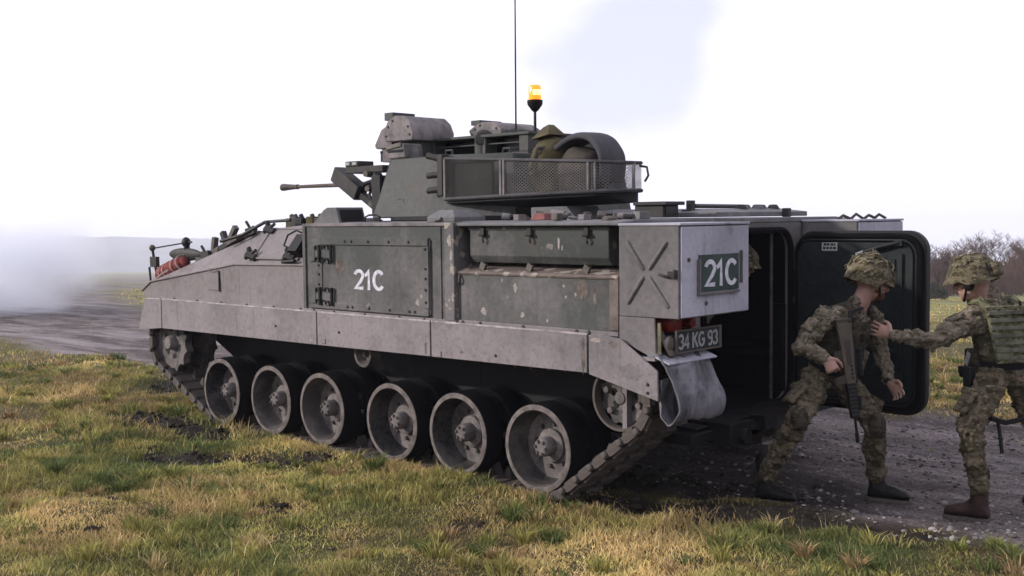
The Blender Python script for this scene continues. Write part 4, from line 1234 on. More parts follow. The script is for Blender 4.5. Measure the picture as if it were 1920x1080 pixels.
# --- open rear door (swung back against the right bin)
def rr_xz(x0, x1, z0, z1, r, n=8):
    return [(x, z) for x, z in rrect(x0, x1, z0, z1, r, n)]
mb = MB(); mb.prism_y(rr_xz(-3.630, -2.645, .452, 1.737, .14), -.685, -.612)
door = mb.build('rear_door', 'paint_dark', veh, bevel=.012, seg=3)
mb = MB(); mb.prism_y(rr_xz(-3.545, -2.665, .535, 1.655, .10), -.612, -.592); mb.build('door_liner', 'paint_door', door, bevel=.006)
mb = MB(); lp = rr_xz(-3.592, -2.66, .49, 1.697, .13); mb.tube([(x, -.606, z) for x, z in lp] + [(lp[0][0], -.606, lp[0][1])], .022, 8); mb.build('door_gasket', 'rubber', door)
mb = MB(); lp = rr_xz(-3.565, -2.664, .515, 1.672, .11); mb.tube([(x, -.596, z) for x, z in lp] + [(lp[0][0], -.596, lp[0][1])], .008, 6); mb.build('door_rim', 'paint_door', door)
M['stencil'] = plain('stencil_label', (.42, .44, .42), 0.7, var=0.2, scale=60)
mb = MB(); mb.box(-2.985, -2.865, -.592, -.588, 1.592, 1.652); lab = mb.build('warning_label', 'stencil', door)
mb = MB()
for (xa, xb, za) in ((-2.90, -2.88, 1.638), (-2.925, -2.905, 1.638), (-2.955, -2.935, 1.638), (-2.972, -2.96, 1.638), (-2.895, -2.875, 1.612), (-2.92, -2.902, 1.612), (-2.945, -2.928, 1.612), (-2.975, -2.953, 1.612)):
    mb.box(xa, xb, -.588, -.5865, za - .008, za + .008)
mb.build('label_print', 'black', door)
mb = MB(); mb.tube([(-3.46, -.57, 1.655), (-3.34, -.56, 1.63), (-3.20, -.565, 1.585)], [.016, .018, .018], 8); mb.box(-3.48, -3.42, -.592, -.56, 1.63, 1.67); hd = mb.build('door_handle', 'black', door, bevel=.004)
mb = MB(); mb.cyl((-3.20, -.565, 1.585), (-3.145, -.568, 1.565), .017, n=10); mb.build('handle_grip', 'stencil', door)
mb = MB(); mb.box(-3.475, -3.445, -.592, -.575, .70, 1.58); mb.box(-3.42, -3.22, -.592, -.582, 1.36, 1.54); mb.box(-3.20, -2.75, -.592, -.583, .60, .66); mb.cyl((-3.0, -.585, .9), (-3.42, -.585, .9), .012, n=6)
mb.build('door_fittings', 'paint_door', door, bevel=.004)
bpy.data.objects['door_fittings'].name = 'door_stiffener'

# --- running gear
def disc_meshes():
    rim = MB().lathe([(.225, -.163), (.17, -.168), (.115, -.160), (.112, -.135), (.098, -.128), (.0, -.128)], (0, 0, 0), (0, 1, 0), 44).mesh('wheel_disc', 'wheel', angle=50)
    wall = MB().lathe([(.274, -.012), (.268, -.001), (.258, 0), (.253, -.008), (.246, -.130), (.225, -.163)], (0, 0, 0), (0, 1, 0), 44).mesh('rim_wall', 'wheel_wall_shade', angle=50)
    face = MB().lathe([(.256, .0015), (.268, .002), (.290, -.004), (.2985, -.016)], (0, 0, 0), (0, 1, 0), 44).mesh('tyre_face', 'rubber_dusty')
    t = MB().lathe([(.292, -.0055), (.2995, -.017), (.2995, -.165), (.285, -.178), (.22, -.18)], (0, 0, 0), (0, 1, 0), 44)
    t.lathe([(.22, -.262), (.285, -.264), (.2995, -.277), (.2995, -.42), (.285, -.435), (.10, -.435)], (0, 0, 0), (0, 1, 0), 40)
    tyre = t.mesh('tyre', 'rubber')
    hub = MB().lathe([(.0, -.035), (.048, -.036), (.060, -.046), (.064, -.060), (.066, -.128), (.085, -.131)], (0, 0, 0), (0, 1, 0), 24).mesh('hub_cap', 'wheel')
    return rim, face, tyre, hub, wall
rim_me, face_me, tyre_me, hub_me, wall_me = disc_meshes()
wbolt_me = MB().lathe([(0, .022), (.012, .022), (.017, .014), (.017, 0)], (0, 0, 0), (0, 1, 0), 6).mesh('wheel_bolt', 'steel')
WX = (1.91, 1.146, .4315, -.431, -1.149, -1.91)
for side_ in (1, -1):
    for i, x in enumerate(WX):
        w = link('road_wheel', rim_me, veh, (x, side_*1.455, .337))
        a = 0.5 + i*1.13
        w.rotation_euler = (0, a, 0) if side_ > 0 else (0, a, math.pi)
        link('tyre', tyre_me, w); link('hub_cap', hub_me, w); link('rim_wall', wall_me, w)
        if side_ > 0:
            link('tyre_face', face_me, w)
            for k in range(8):
                b = 2*math.pi*k/8
                link('wheel_bolt', wbolt_me, w, (.145*math.cos(b), -.166, .145*math.sin(b)))
            for k in range(6):
                b = 2*math.pi*k/6
                o = link('hub_bolt', bolt_me, w, (.044*math.cos(b), -.036, .044*math.sin(b)))
# swing arms behind the wheels
for x in WX:
    mb = MB(); mb.obox((x + .16, .985, .42), (.42, .06, .10), (1, 0, .45), (0, 1, 0)); mb.cyl((x, .96, .337), (x, 1.05, .337), .06, n=12); mb.build('swing_arm', 'paint_dark', veh, bevel=.01)
# drive sprocket (front) and idler (rear)
def toothed(x, z, r, teeth, name, holes, yface):
    mb = MB()
    N = teeth*8
    loop = []
    for k in range(N):
        ph = k % 8; rr = r + (.034 if ph in (3, 4) else .012 if ph in (2, 5) else 0)
        loop.append((rr*math.cos(2*math.pi*k/N), rr*math.sin(2*math.pi*k/N)))
    inner_ = [(r*.30*math.cos(2*math.pi*k/N), r*.30*math.sin(2*math.pi*k/N)) for k in range(N)]
    mid = [(r*.86*math.cos(2*math.pi*k/N), r*.86*math.sin(2*math.pi*k/N)) for k in range(N)]
    mb.loft([[(x+a, yface-.07, z+b) for a, b in loop], [(x+a, yface, z+b) for a, b in loop], [(x+a, yface, z+b) for a, b in mid], [(x+a, yface-.02, z+b) for a, b in inner_]], caps=True)
    o = mb.build(name, 'wheel', veh, angle=30)
    for k in range(holes):
        b = 2*math.pi*(k + .3)/holes
        h_ = MB(); h_.lathe([(0, .004), (r*.155, .004), (r*.17, 0)], (x + r*.60*math.cos(b), yface - .012, z + r*.60*math.sin(b)), (0, 1, 0), 14)
        h_.build('lightening_hole', 'black', o)
    h_ = MB(); h_.lathe([(0, .05), (r*.22, .048), (r*.27, .035), (r*.30, -.02)], (x, yface, z), (0, 1, 0), 24); h_.build('sprocket_hub', 'wheel', o)
    return o
toothed(2.88, .70, .245, 12, 'drive_sprocket', 6, 1.38)
toothed(2.88, .70, .245, 12, 'drive_sprocket', 0, 1.12)
idl = toothed(-2.565, .735, .165, 9, 'idler_wheel', 7, 1.36)
mb = MB(); mb.lathe([(.190, -.03), (.190, .035), (.206, .035), (.206, -.03), (.190, -.03)], (-2.565, 1.385, .735), (0, 1, 0), 40); mb.build('idler_rim', 'paint_mud', idl)
for k in range(6):
    b = 2*math.pi*k/6 + .3
    mb = MB(); mb.lathe([(0, .03), (.020, .028), (.024, 0)], (-2.565 + .13*math.cos(b), 1.36, .735 + .13*math.sin(b)), (0, 1, 0), 10); mb.build('idler_bolt', 'wheel', idl)
for x in (-.04,):
    mb = MB(); mb.lathe([(.0, -.06), (.06, -.06), (.078, -.01), (.082, 0), (.103, 0), (.106, -.012), (.106, -.10), (0, -.10)], (x, 1.40, .815), (0, 1, 0), 30)
    rr_ = mb.build('return_roller', 'wheel' if x == -.04 else 'paint_dark', veh)
    mb = MB(); mb.lathe([(0, .03), (.02, .028), (.03, -.02)], (x, 1.36, .815), (0, 1, 0), 12); mb.cyl((x, 1.30, .815), (x + .03, .95, .86), .035, n=10); mb.build('roller_axle', 'paint_mud', rr_)
# tracks, link by link
def track_path():
    pts = []
    def arc(cx, cz, r, a0, a1, n):
        for k in range(n):
            a = rad(a0 + (a1-a0)*k/(n-1)); pts.append((cx + r*math.cos(a), cz + r*math.sin(a)))
    arc(2.88, .70, .275, 95, -47, 14)
    arc(1.93, .345, .325, -47, -90, 6)
    for k in range(1, 30): pts.append((1.93 - 3.86*k/30, .020))
    arc(-1.93, .345, .325, -90, -136, 6)
    arc(-2.565, .735, .232, -136, -262, 14)
    for k in range(1, 20):
        t = k/20; pts.append((-2.55 + 5.40*t, .962 - .045*abs(math.sin(t*math.pi*3))))
    return pts
def resample(pts, n):
    P = [Vector((a, b)) for a, b in pts]; P.append(P[0])
    L = [0]
    for a, b in zip(P, P[1:]): L.append(L[-1] + (b-a).length)
    out = []; j = 0
    for k in range(n):
        s = L[-1]*k/n
        while L[j+1] < s: j += 1
        t = (s-L[j])/(L[j+1]-L[j]); p = P[j].lerp(P[j+1], t); d = (P[j+1]-P[j]).normalized()
        out.append((p, d))
    return out, L[-1]
tp = track_path()
_, TL = resample(tp, 10)
NL = int(round(TL/.152))
links, _ = resample(tp, NL)
mb = MB()
mb.box(-.056, .056, -.222, .222, -.026, .022)
mb.box(-.044, .044, -.205, -.03, -.050, -.026); mb.box(-.044, .044, .03, .205, -.050, -.026)
mb.prism_y([(-.034, .022), (.034, .022), (.010, .095), (-.010, .095)], -.035, .035)
mb.box(-.062, .030, .190, .226, -.032, .030)
link_me = mb.mesh('track_link', 'paint_mud', True, 30)
mb = MB(); mb.cyl((.076, -.228, 0), (.076, .228, 0), .021, n=8); mb.lathe([(0, .244), (.016, .243), (.024, .234), (.024, .21)], (.076, 0, 0), (0, 1, 0), 10)
pin_me = mb.mesh('link_pin', 'steel', True, 30)
mb = MB(); mb.lathe([(.022, .196), (.034, .196), (.034, .214), (.022, .214)], (.076, 0, 0), (0, 1, 0), 12); collar_me = mb.mesh('pin_collar', 'black', True, 30)
for side_ in (1, -1):
    for (p, d) in links:
        o = link('track_link', link_me, veh, (p.x, side_*1.225, p.y))
        o.rotation_euler = (0, -math.atan2(d.y, d.x) + math.pi, 0)   # horns face inwards
        link('link_pin', pin_me, o)
        if side_ > 0: link('pin_collar', collar_me, o)

# --- roof furniture
def part(name, mat, parent, fn, bevel=.005, **k):
    mb = MB(); fn(mb); return mb.build(name, mat, parent, bevel=bevel, **k)
part('lamp_cowl', 'paint_roof', roof, lambda m: m.prism_y([(.60, 1.825), (.55, 1.86), (.46, 1.935), (.41, 1.955), (.29, 1.955), (.25, 1.825)], 1.10, 1.37))
part('cowl_opening', 'black', roof, lambda m: m.obox((.263, 1.235, 1.888), (.008, .22, .10), (1, 0, -.31), (0, 1, 0)), 0)
part('grab_handle', 'black', roof, lambda m: m.tube([(.02, 1.3, 1.82), (.015, 1.3, 1.875), (-.03, 1.3, 1.89), (-.12, 1.3, 1.89), (-.16, 1.3, 1.875), (-.17, 1.3, 1.82)], .008, 6), 0)
part('vent_cover', 'paint_roof', roof, lambda m: m.loft([[(-.80, 1.08, 1.83), (-1.09, 1.08, 1.83), (-1.09, 1.39, 1.83), (-.80, 1.39, 1.83)], [(-.80, 1.08, 1.868), (-1.09, 1.08, 1.868), (-1.09, 1.39, 1.868), (-.80, 1.39, 1.868)], [(-.87, 1.13, 1.918), (-1.02, 1.13, 1.918), (-1.02, 1.34, 1.918), (-.87, 1.34, 1.918)]]))
part('vent_lug', 'steel', roof, lambda m: m.cyl((-.90, 1.395, 1.845), (-.96, 1.395, 1.855), .014, n=8), 0)
part('roof_box', 'paint_roof', roof, lambda m: m.prism_y([(-1.28, 1.84), (-1.28, 1.93), (-1.62, 1.935), (-1.72, 1.84)], .45, .80))
clut = random.Random(12)
for i in range(22):
    x = -1.45 - 1.08*i/21 + clut.uniform(-.02, .02); y = clut.uniform(1.0, 1.34); h = clut.uniform(.015, .062); s = clut.uniform(.02, .05)
    def fn(m):
        if i % 3 == 0: m.cyl((x - s, y, 1.842 + h*.4), (x + s, y + .03, 1.842 + h*.6), h*.55, n=9)
        elif i % 3 == 1: m.lathe([(0, h), (s*.7, h*.9), (s, h*.35), (s, -.01)], (x, y, 1.84), (0, 0, 1), 10)
        else: m.obox((x, y, 1.84 + h*.45), (s*2, s*1.6, h), (1, clut.uniform(-.5, .5), 0), (0, 1, 0))
    part('roof_fitting', ('paint_roof', 'gun', 'paint_nose', 'steel')[i % 4], roof, fn, .004)
M['dull_red'] = plain('faded_red', (.22, .085, .08), 0.85, var=0.4)
part('red_strap_end', 'dull_red', roof, lambda m: m.loft([[(-1.72, 1.2, 1.84), (-1.86, 1.2, 1.84), (-1.86, 1.3, 1.84), (-1.72, 1.3, 1.84)], [(-1.76, 1.2, 1.89), (-1.84, 1.2, 1.885), (-1.84, 1.28, 1.88), (-1.76, 1.28, 1.885)]]), .006)
part('rear_periscope', 'gun', roof, lambda m: (m.box(-2.36, -2.12, .48, .66, 1.845, 1.93), m.prism_y([(-2.12, 1.93), (-2.40, 1.93), (-2.40, 1.955), (-2.12, 1.955)], .46, .68)))
part('periscope_glass', 'black_glass', roof, lambda m: m.box(-2.367, -2.361, .50, .64, 1.865, 1.92), 0)
part('roof_hatch', 'paint_roof', roof, lambda m: m.loft([[(-1.35, -.95, 1.845), (-2.55, -.95, 1.845), (-2.55, .30, 1.845), (-1.35, .30, 1.845)], [(-1.35, -.95, 1.88), (-2.55, -.95, 1.88), (-2.55, .30, 1.88), (-1.35, .30, 1.88)], [(-1.5, -.8, 1.91), (-2.4, -.8, 1.905), (-2.4, .1, 1.905), (-1.5, .1, 1.91)]]))
part('hatch_lug', 'gun', roof, lambda m: (m.box(-2.28, -2.24, .16, .22, 1.88, 1.965), m.box(-2.30, -2.22, .13, .25, 1.87, 1.90)))
part('hatch_bar', 'gun', roof, lambda m: m.cyl((-2.26, .14, 1.925), (-2.05, -.8, 1.925), .016, n=8), 0)
for i in range(7):
    part('hatch_fitting', 'paint_roof' if i % 2 else 'gun', roof, lambda m: m.lathe([(0, .05), (.03, .048), (.05, .02), (.055, -.01)], (-2.40 + .03*(i % 3), -.25 - .075*i, 1.885), (0, 0, 1), 10), 0)
part('rear_roof_lug', 'gun', roof, lambda m: m.box(-2.60, -2.55, -.62, -.57, 1.84, 1.905))
for i, (y, s) in enumerate(((-.95, .03), (-1.1, .05), (-1.25, .03), (-1.36, .04))):
    part('bin_strap', 'bag_dull', roof, lambda m: m.tube([(-2.80 - .03*i, y, 1.815), (-2.83 - .03*i, y - .03, 1.83 + s*.5), (-2.86 - .03*i, y - .08, 1.82)], .012, 6), 0)

# --- turret
tur_b = [(.47, .86), (.62, .66), (.85, .30), (.85, -.30), (.62, -.66), (.47, -.86), (-.5, -.95), (-1.05, -.72), (-1.05, .72), (-.5, .93)]
tur_t = [(.28, .80), (.42, .62), (.64, .28), (.64, -.28), (.42, -.62), (.28, -.80), (-.5, -.86), (-.98, -.66), (-.98, .66), (-.5, .86)]
mb = MB(); mb.loft([[(x, y, 1.865) for x, y in tur_b], [(x, y, 2.35) for x, y in tur_t]])
tur = mb.build('turret', 'paint_turret', veh, bevel=.012)
mb = MB(); mb.lathe([(.98, 1.84), (1.0, 1.845), (1.0, 1.872), (.9, 1.878)], (-.3, 0, 0), (0, 0, 1), 48); mb.build('turret_ring', 'black', tur)
mb = MB(); mb.loft([[(.505, .79, 1.88), (.62, .645, 1.88), (.605, .63, 1.88), (.49, .775, 1.88)], [(.315, .755, 2.34), (.43, .61, 2.34), (.415, .595, 2.34), (.30, .74, 2.34)]]); mb.build('corner_bevel', 'paint_hood', tur)
for x in (.10, -.15):
    mb = MB(); mb.box(x - .05, x + .04, .838, .872, 1.955, 1.965); mb.box(x - .05, x - .038, .83, .872, 1.955, 2.02); mb.box(x - .05, x + .04, .83, .866, 2.012, 2.02); mb.build('step_bracket', 'paint_turret', tur, bevel=.003)
mb = MB(); mb.obox((-.05, .836, 2.15), (.26, .006, .30), (1, 0, 0), (0, 1, .12)); mb.build('fresh_paint_patch', 'paint_bin', tur)
bpy.data.objects['fresh_paint_patch'].name = 'cover_plate'
for (x, z) in ((.30, 1.93), (.26, 2.05), (.22, 2.18), (.18, 2.28), (-.02, 2.30), (-.22, 2.31), (-.36, 2.30), (-.38, 1.93), (.06, 1.91), (-.16, 1.91)):
    yy = .855 - (z - 1.865)*.125 + .06*max(0, -x)*.9
    link('turret_bolt', dark_bolt_me, tur, (x, yy - .004, z))
for (x, y) in ((.20, .70), (-.40, .78), (-.85, .60)):
    mb = MB(); mb.tube([(x - .04, y, 2.34), (x - .035, y, 2.39), (x + .035, y, 2.39), (x + .04, y, 2.34)], .010, 6); mb.build('lifting_eye', 'gun', tur)
mb = MB(); mb.tube([(.50, .80, 1.87), (.45, .80, 1.98), (.38, .79, 2.16), (.31, .775, 2.33), (.30, .70, 2.37), (.34, .55, 2.38)], .012, 6); mb.build('power_cable', 'black', tur)
mb = MB(); mb.tube([(.60, .68, 1.90), (.56, .67, 2.05), (.50, .66, 2.20), (.43, .65, 2.36)], .009, 6); mb.build('sight_cable', 'steel', tur)
# smoke discharger tubes
mb = MB(); mb.box(-.50, -.44, .875, .955, 2.03, 2.35); mb.build('discharger_rack', 'gun', tur, bevel=.006)
for z in (2.315, 2.20, 2.085):
    mb = MB(); mb.cyl((-.46, .925, z), (-.335, .955, z + (.03 if z > 2.3 else -.012)), .026, .024, 12); mb.build('discharger_tube', 'gun', tur)
# gun and front fittings
GY0 = .10
mb = MB(); mb.tube([(.62, GY0, 2.19), (1.6, GY0, 2.192), (2.60, GY0, 2.195)], [.030, .022, .017], 12); gb = mb.build('gun_barrel', 'gun_tip', tur)
mb = MB(); mb.lathe([(.017, -.02), (.020, .0), (.026, .06), (.032, .17), (.037, .215), (.036, .245), (.016, .247), (.012, .20)], (2.59, GY0, 2.195), (1, 0, 0.001), 16)
mb.lathe([(.017, -.06), (.026, -.055), (.026, -.02), (.017, -.015)], (2.62, GY0, 2.195), (1, 0, .001), 12); mb.build('muzzle', 'gun_tip', tur)
mb = MB(); mb.prism_y([(.55, 1.98), (.86, 2.02), (.92, 2.12), (.92, 2.24), (.70, 2.33), (.5, 2.33)], -.12, .32); mb.build('mantlet', 'paint_turret', tur, bevel=.012)
axd = Vector((.84, 0, .47)).normalized()
mb = MB(); mb.obox((1.40, .36, 2.19), (.40, .13, .145), axd, (0, 1, 0)); sl = mb.build('sight_tube', 'gun', tur, bevel=.012)
mb = MB(); mb.lathe([(.0, -.01), (.030, -.01), (.034, .012), (.046, .012), (.048, -.02)], Vector((1.40, .36, 2.19)) + axd*.20 + Vector((.03, .0, -.045)), axd, 18); mb.build('sight_lens', 'steel', tur)
mb = MB(); mb.obox((1.10, .36, 2.015), (.36, .07, .06), axd, (0, 1, 0)); mb.tube([(1.24, .36, 2.10), (1.16, .37, 2.18), (1.02, .40, 2.20), (.93, .42, 2.12), (.90, .43, 2.00)], .022, 8); mb.build('sight_arm', 'black', tur, bevel=.006)
mb = MB(); mb.box(.80, 1.33, .28, .46, 2.275, 2.335); mb.box(1.14, 1.33, .28, .46, 2.335, 2.385); mb.build('sensor_tray', 'gun', tur, bevel=.006)
mb = MB(); mb.box(1.16, 1.22, .465, .468, 2.35, 2.375); mb.box(1.26, 1.32, .465, .468, 2.35, 2.375); mb.build('sensor_marker', 'stencil', tur)
mb = MB()
mb.box(.72, .84, .40, .56, 1.90, 2.24); mb.cyl((.92, .44, 1.96), (.84, .48, 2.26), .04, n=10); mb.cyl((.96, .40, 1.90), (.98, .40, 2.06), .03, n=8); mb.tube([(.98, .4, 2.20), (1.04, .42, 2.08), (.92, .46, 1.95)], .016, 6)
mb.build('hydraulic_block', 'black', tur, bevel=.008)
for (x, z) in ((.97, 2.13), (.93, 1.99), (.99, 2.26)):
    mb = MB(); mb.cyl((x, .44, z), (x - .02, .52, z), .032, .026, 10); mb.build('hose_union', 'steel', tur)
# sights and hatches on the turret roof
def sight(x0, y0, w, zb, k, name):
    prof_ = [(x0+.34, zb), (x0+.38, zb+.07), (x0+.31, zb+.18*k), (x0+.22, zb+.225*k), (x0+.10, zb+.215*k), (x0+.03, zb+.16*k), (x0-.01, zb+.07), (x0, zb)]
    mb = MB(); mb.prism_y(prof_, y0 - w, y0)
    s = mb.build(name, 'paint_hood', tur, bevel=.008, angle=50)
    mb = MB(); mb.box(x0+.25, x0+.36, y0 - w*.55, y0 - .01, zb+.19*k, zb+.258*k); mb.build('hood_visor', 'paint_turret', tur, bevel=.004)
    mb = MB(); mb.box(x0+.04, x0+.34, y0 - w*.75, y0 - .10, 2.34, zb+.02); mb.build('sight_neck', 'paint_turret', tur, bevel=.006)
    for (px_, pz) in ((.33, .05), (.30, .13), (.24, .18), (.05, .12), (.03, .05)): link('rivet', dark_bolt_me, tur, (x0+px_, y0, zb+pz*k))
    return s
sight(.13, .70, .47, 2.505, .95, 'sight_hood')
sight(-.36, .16, .50, 2.527, .60, 'sight_hood')
mb = MB(); mb.prism_y([(.48, 2.46), (.69, 2.46), (.71, 2.49), (.62, 2.62), (.56, 2.645), (.48, 2.645)], .44, .62); mb.box(.52, .64, .46, .60, 2.345, 2.46); mb.build('sight_cowl', 'paint_hood', tur, bevel=.006)
mb = MB(); mb.tube([(.50, .72, 2.34), (.50, .72, 2.41)], .008, 6); mb.ell((.50, .72, 2.42), (.014, .014, .014), 8, 6); mb.build('sight_pin', 'steel', tur)
mb = MB(); mb.prism_y([(.10, 2.352), (.33, 2.352), (.36, 2.40), (.28, 2.475), (.12, 2.475)], .60, .80); mb.build('periscope_block', 'paint_hood', tur, bevel=.012)
mb = MB(); mb.obox((.328, .72, 2.437), (.012, .15, .05), (.7, 0, .7), (0, 1, 0)); mb.box(.13, .32, .801, .806, 2.405, 2.425); mb.build('periscope_glass', 'black_glass', tur)
mb = MB(); mb.obox((.24, .805, 2.455), (.19, .012, .035), (1, 0, -.12), (0, 1, 0)); mb.build('periscope_brow', 'steel', tur, bevel=.003)
# long raised housing with two deep vision openings on its left side
mb = MB()
mb.box(-.93, .20, -.55, .28, 2.345, 2.50)
mb.box(-.93, .20, .28, .44, 2.345, 2.372); mb.box(-.95, .22, -.57, .455, 2.5005, 2.525)
for x0, x1 in ((.145, .20), (-.46, -.335), (-.93, -.83)): mb.box(x0, x1, .2805, .44, 2.372, 2.5)
hous = mb.build('hatch_housing', 'paint_turret', tur, bevel=.005)
for x0, x1 in ((-.335, .145), (-.83, -.46)):
    mb = MB(); mb.box(x0 + .004, x1 - .004, .30, .31, 2.376, 2.497); mb.build('episcope_glass', 'black_glass', tur)
    mb = MB(); mb.box(x0 + .002, x1 - .002, .40, .412, 2.446, 2.455); mb.build('episcope_bar', 'paint_turret', tur)
mb = MB(); mb.lathe([(0, .06), (.05, .058), (.07, .03), (.075, -.04)], (-.40, .40, 2.50), (-.5, .85, 0), 16); mb.cyl((-.40, .40, 2.36), (-.40, .40, 2.47), .05, n=12); mb.build('hatch_hinge', 'gun', tur)
mb = MB(); mb.box(-.50, -.24, .10, .30, 2.527, 2.575); mb.box(-.44, -.3, -.12, .10, 2.527, 2.56); mb.build('hatch_arm', 'paint_hood', tur, bevel=.006)
# basket
bp = [(-.52, .945), (-1.10, .915), (-1.86, .80), (-1.97, .74), (-2.03, .62), (-2.03, .46), (-1.06, .24)]
def bz(x, top): return (2.315 + (x + .52)*.055) if top else (2.005 - (x + .52)*.022)
mb = MB()
for off in (0, .0):
    mb.tube([(x, y, bz(x, True)) for x, y in bp], .013, 6)
    mb.tube([(x, y, bz(x, False)) for x, y in bp], .015, 6)
bas = mb.build('basket_rail', 'paint_roof', tur)
for x, y in ((-.52, .945), (-1.09, .916), (-1.12, .914), (-1.83, .805), (-1.88, .79), (-2.03, .55)):
    mb = MB(); mb.box(x - .010, x + .010, y - .008, y + .010, bz(x, False), bz(x, True)); mb.build('basket_post', 'paint_hood', tur, bevel=.003)
def mesh_panel(a, b, mat='mesh_wire'):
    """expanded-metal lattice between two plan points"""
    mb = MB(); a = Vector((a[0], a[1], 0)); b = Vector((b[0], b[1], 0))
    L = (b-a).length; H = .30; cell = .033; w = .0021
    d = (b-a)/L; nrm = Vector((-d.y, d.x, 0))
    za0, za1 = bz(a.x, False), bz(b.x, False); zb0, zb1 = bz(a.x, True), bz(b.x, True)
    def pt(s, t):
        p = a + d*s; k = s/L
        z0 = za0 + (za1-za0)*k; z1 = zb0 + (zb1-zb0)*k
        return Vector((p.x, p.y, z0 + (z1-z0)*t))
    Hm = (zb0 - za0 + zb1 - za1)/2
    run = Hm*1.5
    for sg in (1, -1):
        s = -run
        while s < L + run:
            s0, s1, t0, t1 = s, s + sg*run, 0.0, 1.0
            # clip to 0..L
            def clip(s0, t0, s1, t1):
                for lim, lo in ((0, True), (L, False)):
                    if lo and s0 < 0: t0 += (0-s0)/(s1-s0)*(t1-t0); s0 = 0
                    if lo and s1 < 0: t1 = t0 + (0-s0)/(s1-s0)*(t1-t0); s1 = 0
                    if not lo and s0 > L: t0 += (L-s0)/(s1-s0)*(t1-t0); s0 = L
                    if not lo and s1 > L: t1 = t0 + (L-s0)/(s1-s0)*(t1-t0); s1 = L
                return s0, t0, s1, t1
            if not ((s0 < 0 and s1 < 0) or (s0 > L and s1 > L)):
                q = clip(s0, t0, s1, t1)
                if abs(q[0]-q[2]) > 1e-4:
                    p, r_ = pt(q[0], q[1]), pt(q[2], q[3])
                    u = (r_-p).normalized().cross(nrm)*w
                    mb.add([p-u, p+u, r_+u, r_-u], [(0, 1, 2, 3)])
            s += cell
    mb.build('basket_mesh', mat, tur, smooth=False, flip=False)
for k, (a, b) in enumerate(zip(bp, bp[1:])): mesh_panel(a, b, 'gun' if k == 0 else 'mesh_wire')
fl = [(-.52, .93), (-1.10, .90), (-1.85, .79), (-1.95, .73), (-2.01, .62), (-2.01, .47), (-1.0, .25), (-.9, .66), (-.52, .80)]
mb = MB(); mb.loft([[(x, y, bz(x, False) - .035 - .05*(1 if y < .7 else 0)) for x, y in fl], [(x, y, bz(x, False) - .005) for x, y in fl]]); mb.build('basket_floor', 'paint_dark', tur, bevel=.004)
mb = MB(); mb.box(-.98, -.54, .868, .895, 2.02, 2.29); mb.build('backing_plate', 'paint_dark', tur, bevel=.006)
mb = MB(); mb.tube([(-2.045, .5, 2.21), (-2.10, .49, 2.20), (-2.12, .50, 2.14), (-2.09, .5, 2.10)], .009, 6); mb.build('basket_hook', 'gun', tur)
mb = MB(); mb.cyl((-1.2, .35, 1.85), (-1.2, .35, 1.99), .05, n=12); mb.box(-1.32, -1.12, .2, .5, 1.845, 1.90); mb.build('basket_support', 'paint_dark', tur, bevel=.006)
# things stowed in the basket: they rest there, so they stand on their own
def to_world(o): o.parent = None; o.matrix_world = VEH.to_4x4(); return o
mb = MB(); mb.ell((-1.24, .52, 2.24), (.17, .21, .245), 26, 18); lumpy(mb, .045, 9, 3)
mb.loft([[(-1.12, .42, 2.44), (-1.30, .42, 2.47), (-1.30, .62, 2.47), (-1.12, .62, 2.44)], [(-1.17, .48, 2.53), (-1.23, .48, 2.55), (-1.23, .54, 2.55), (-1.17, .54, 2.53)]])
rk = to_world(mb.build('rucksack', 'bag_olive', None, angle=70)); tag(rk, 'olive canvas rucksack standing in the turret basket beside the orange beacon', 'rucksack')
mb = MB(); mb.tube([(-1.34, .38, 2.40), (-1.30, .74, 2.36), (-1.22, .74, 2.20)], .014, 6); mb.build('rucksack_strap', 'bag_dull', rk)
mpath = catmull([(-1.20, 2.22), (-1.29, 2.30), (-1.41, 2.385), (-1.53, 2.430), (-1.63, 2.435), (-1.72, 2.395), (-1.775, 2.32), (-1.79, 2.22), (-1.775, 2.11)], 3)
loops = []
for k, (cx, cz) in enumerate(mpath):
    a_, b_ = mpath[max(k-1, 0)], mpath[min(k+1, len(mpath)-1)]
    tx_, tz_ = b_[0]-a_[0], b_[1]-a_[1]; L_ = math.hypot(tx_, tz_)
    nrm = Vector((tz_/L_, 0, -tx_/L_)); c_ = Vector((cx, .52 - .04*k/len(mpath), cz))
    loops.append([c_ + nrm*.030*math.copysign(abs(math.cos(q))**.5, math.cos(q)) + Vector((0, .135*math.copysign(abs(math.sin(q))**.6, math.sin(q)), 0)) for q in [2*math.pi*j/18 for j in range(18)]])
mb = MB(); mb.loft(loops); lumpy(mb, .012, 7, 9)
rm = to_world(mb.build('sleeping_mat', 'mat_grey', None, angle=70)); tag(rm, 'grey foam sleeping mat bent in an arch over the turret basket', 'sleeping mat')
mb = MB(); mb.ell((-1.55, .50, 2.17), (.21, .20, .225), 22, 14); lumpy(mb, .03, 8, 15)
ks = to_world(mb.build('kit_bag', 'bag_dull', None, angle=70)); tag(ks, 'dull brown kit bag under the arched grey mat in the turret basket', 'bag')
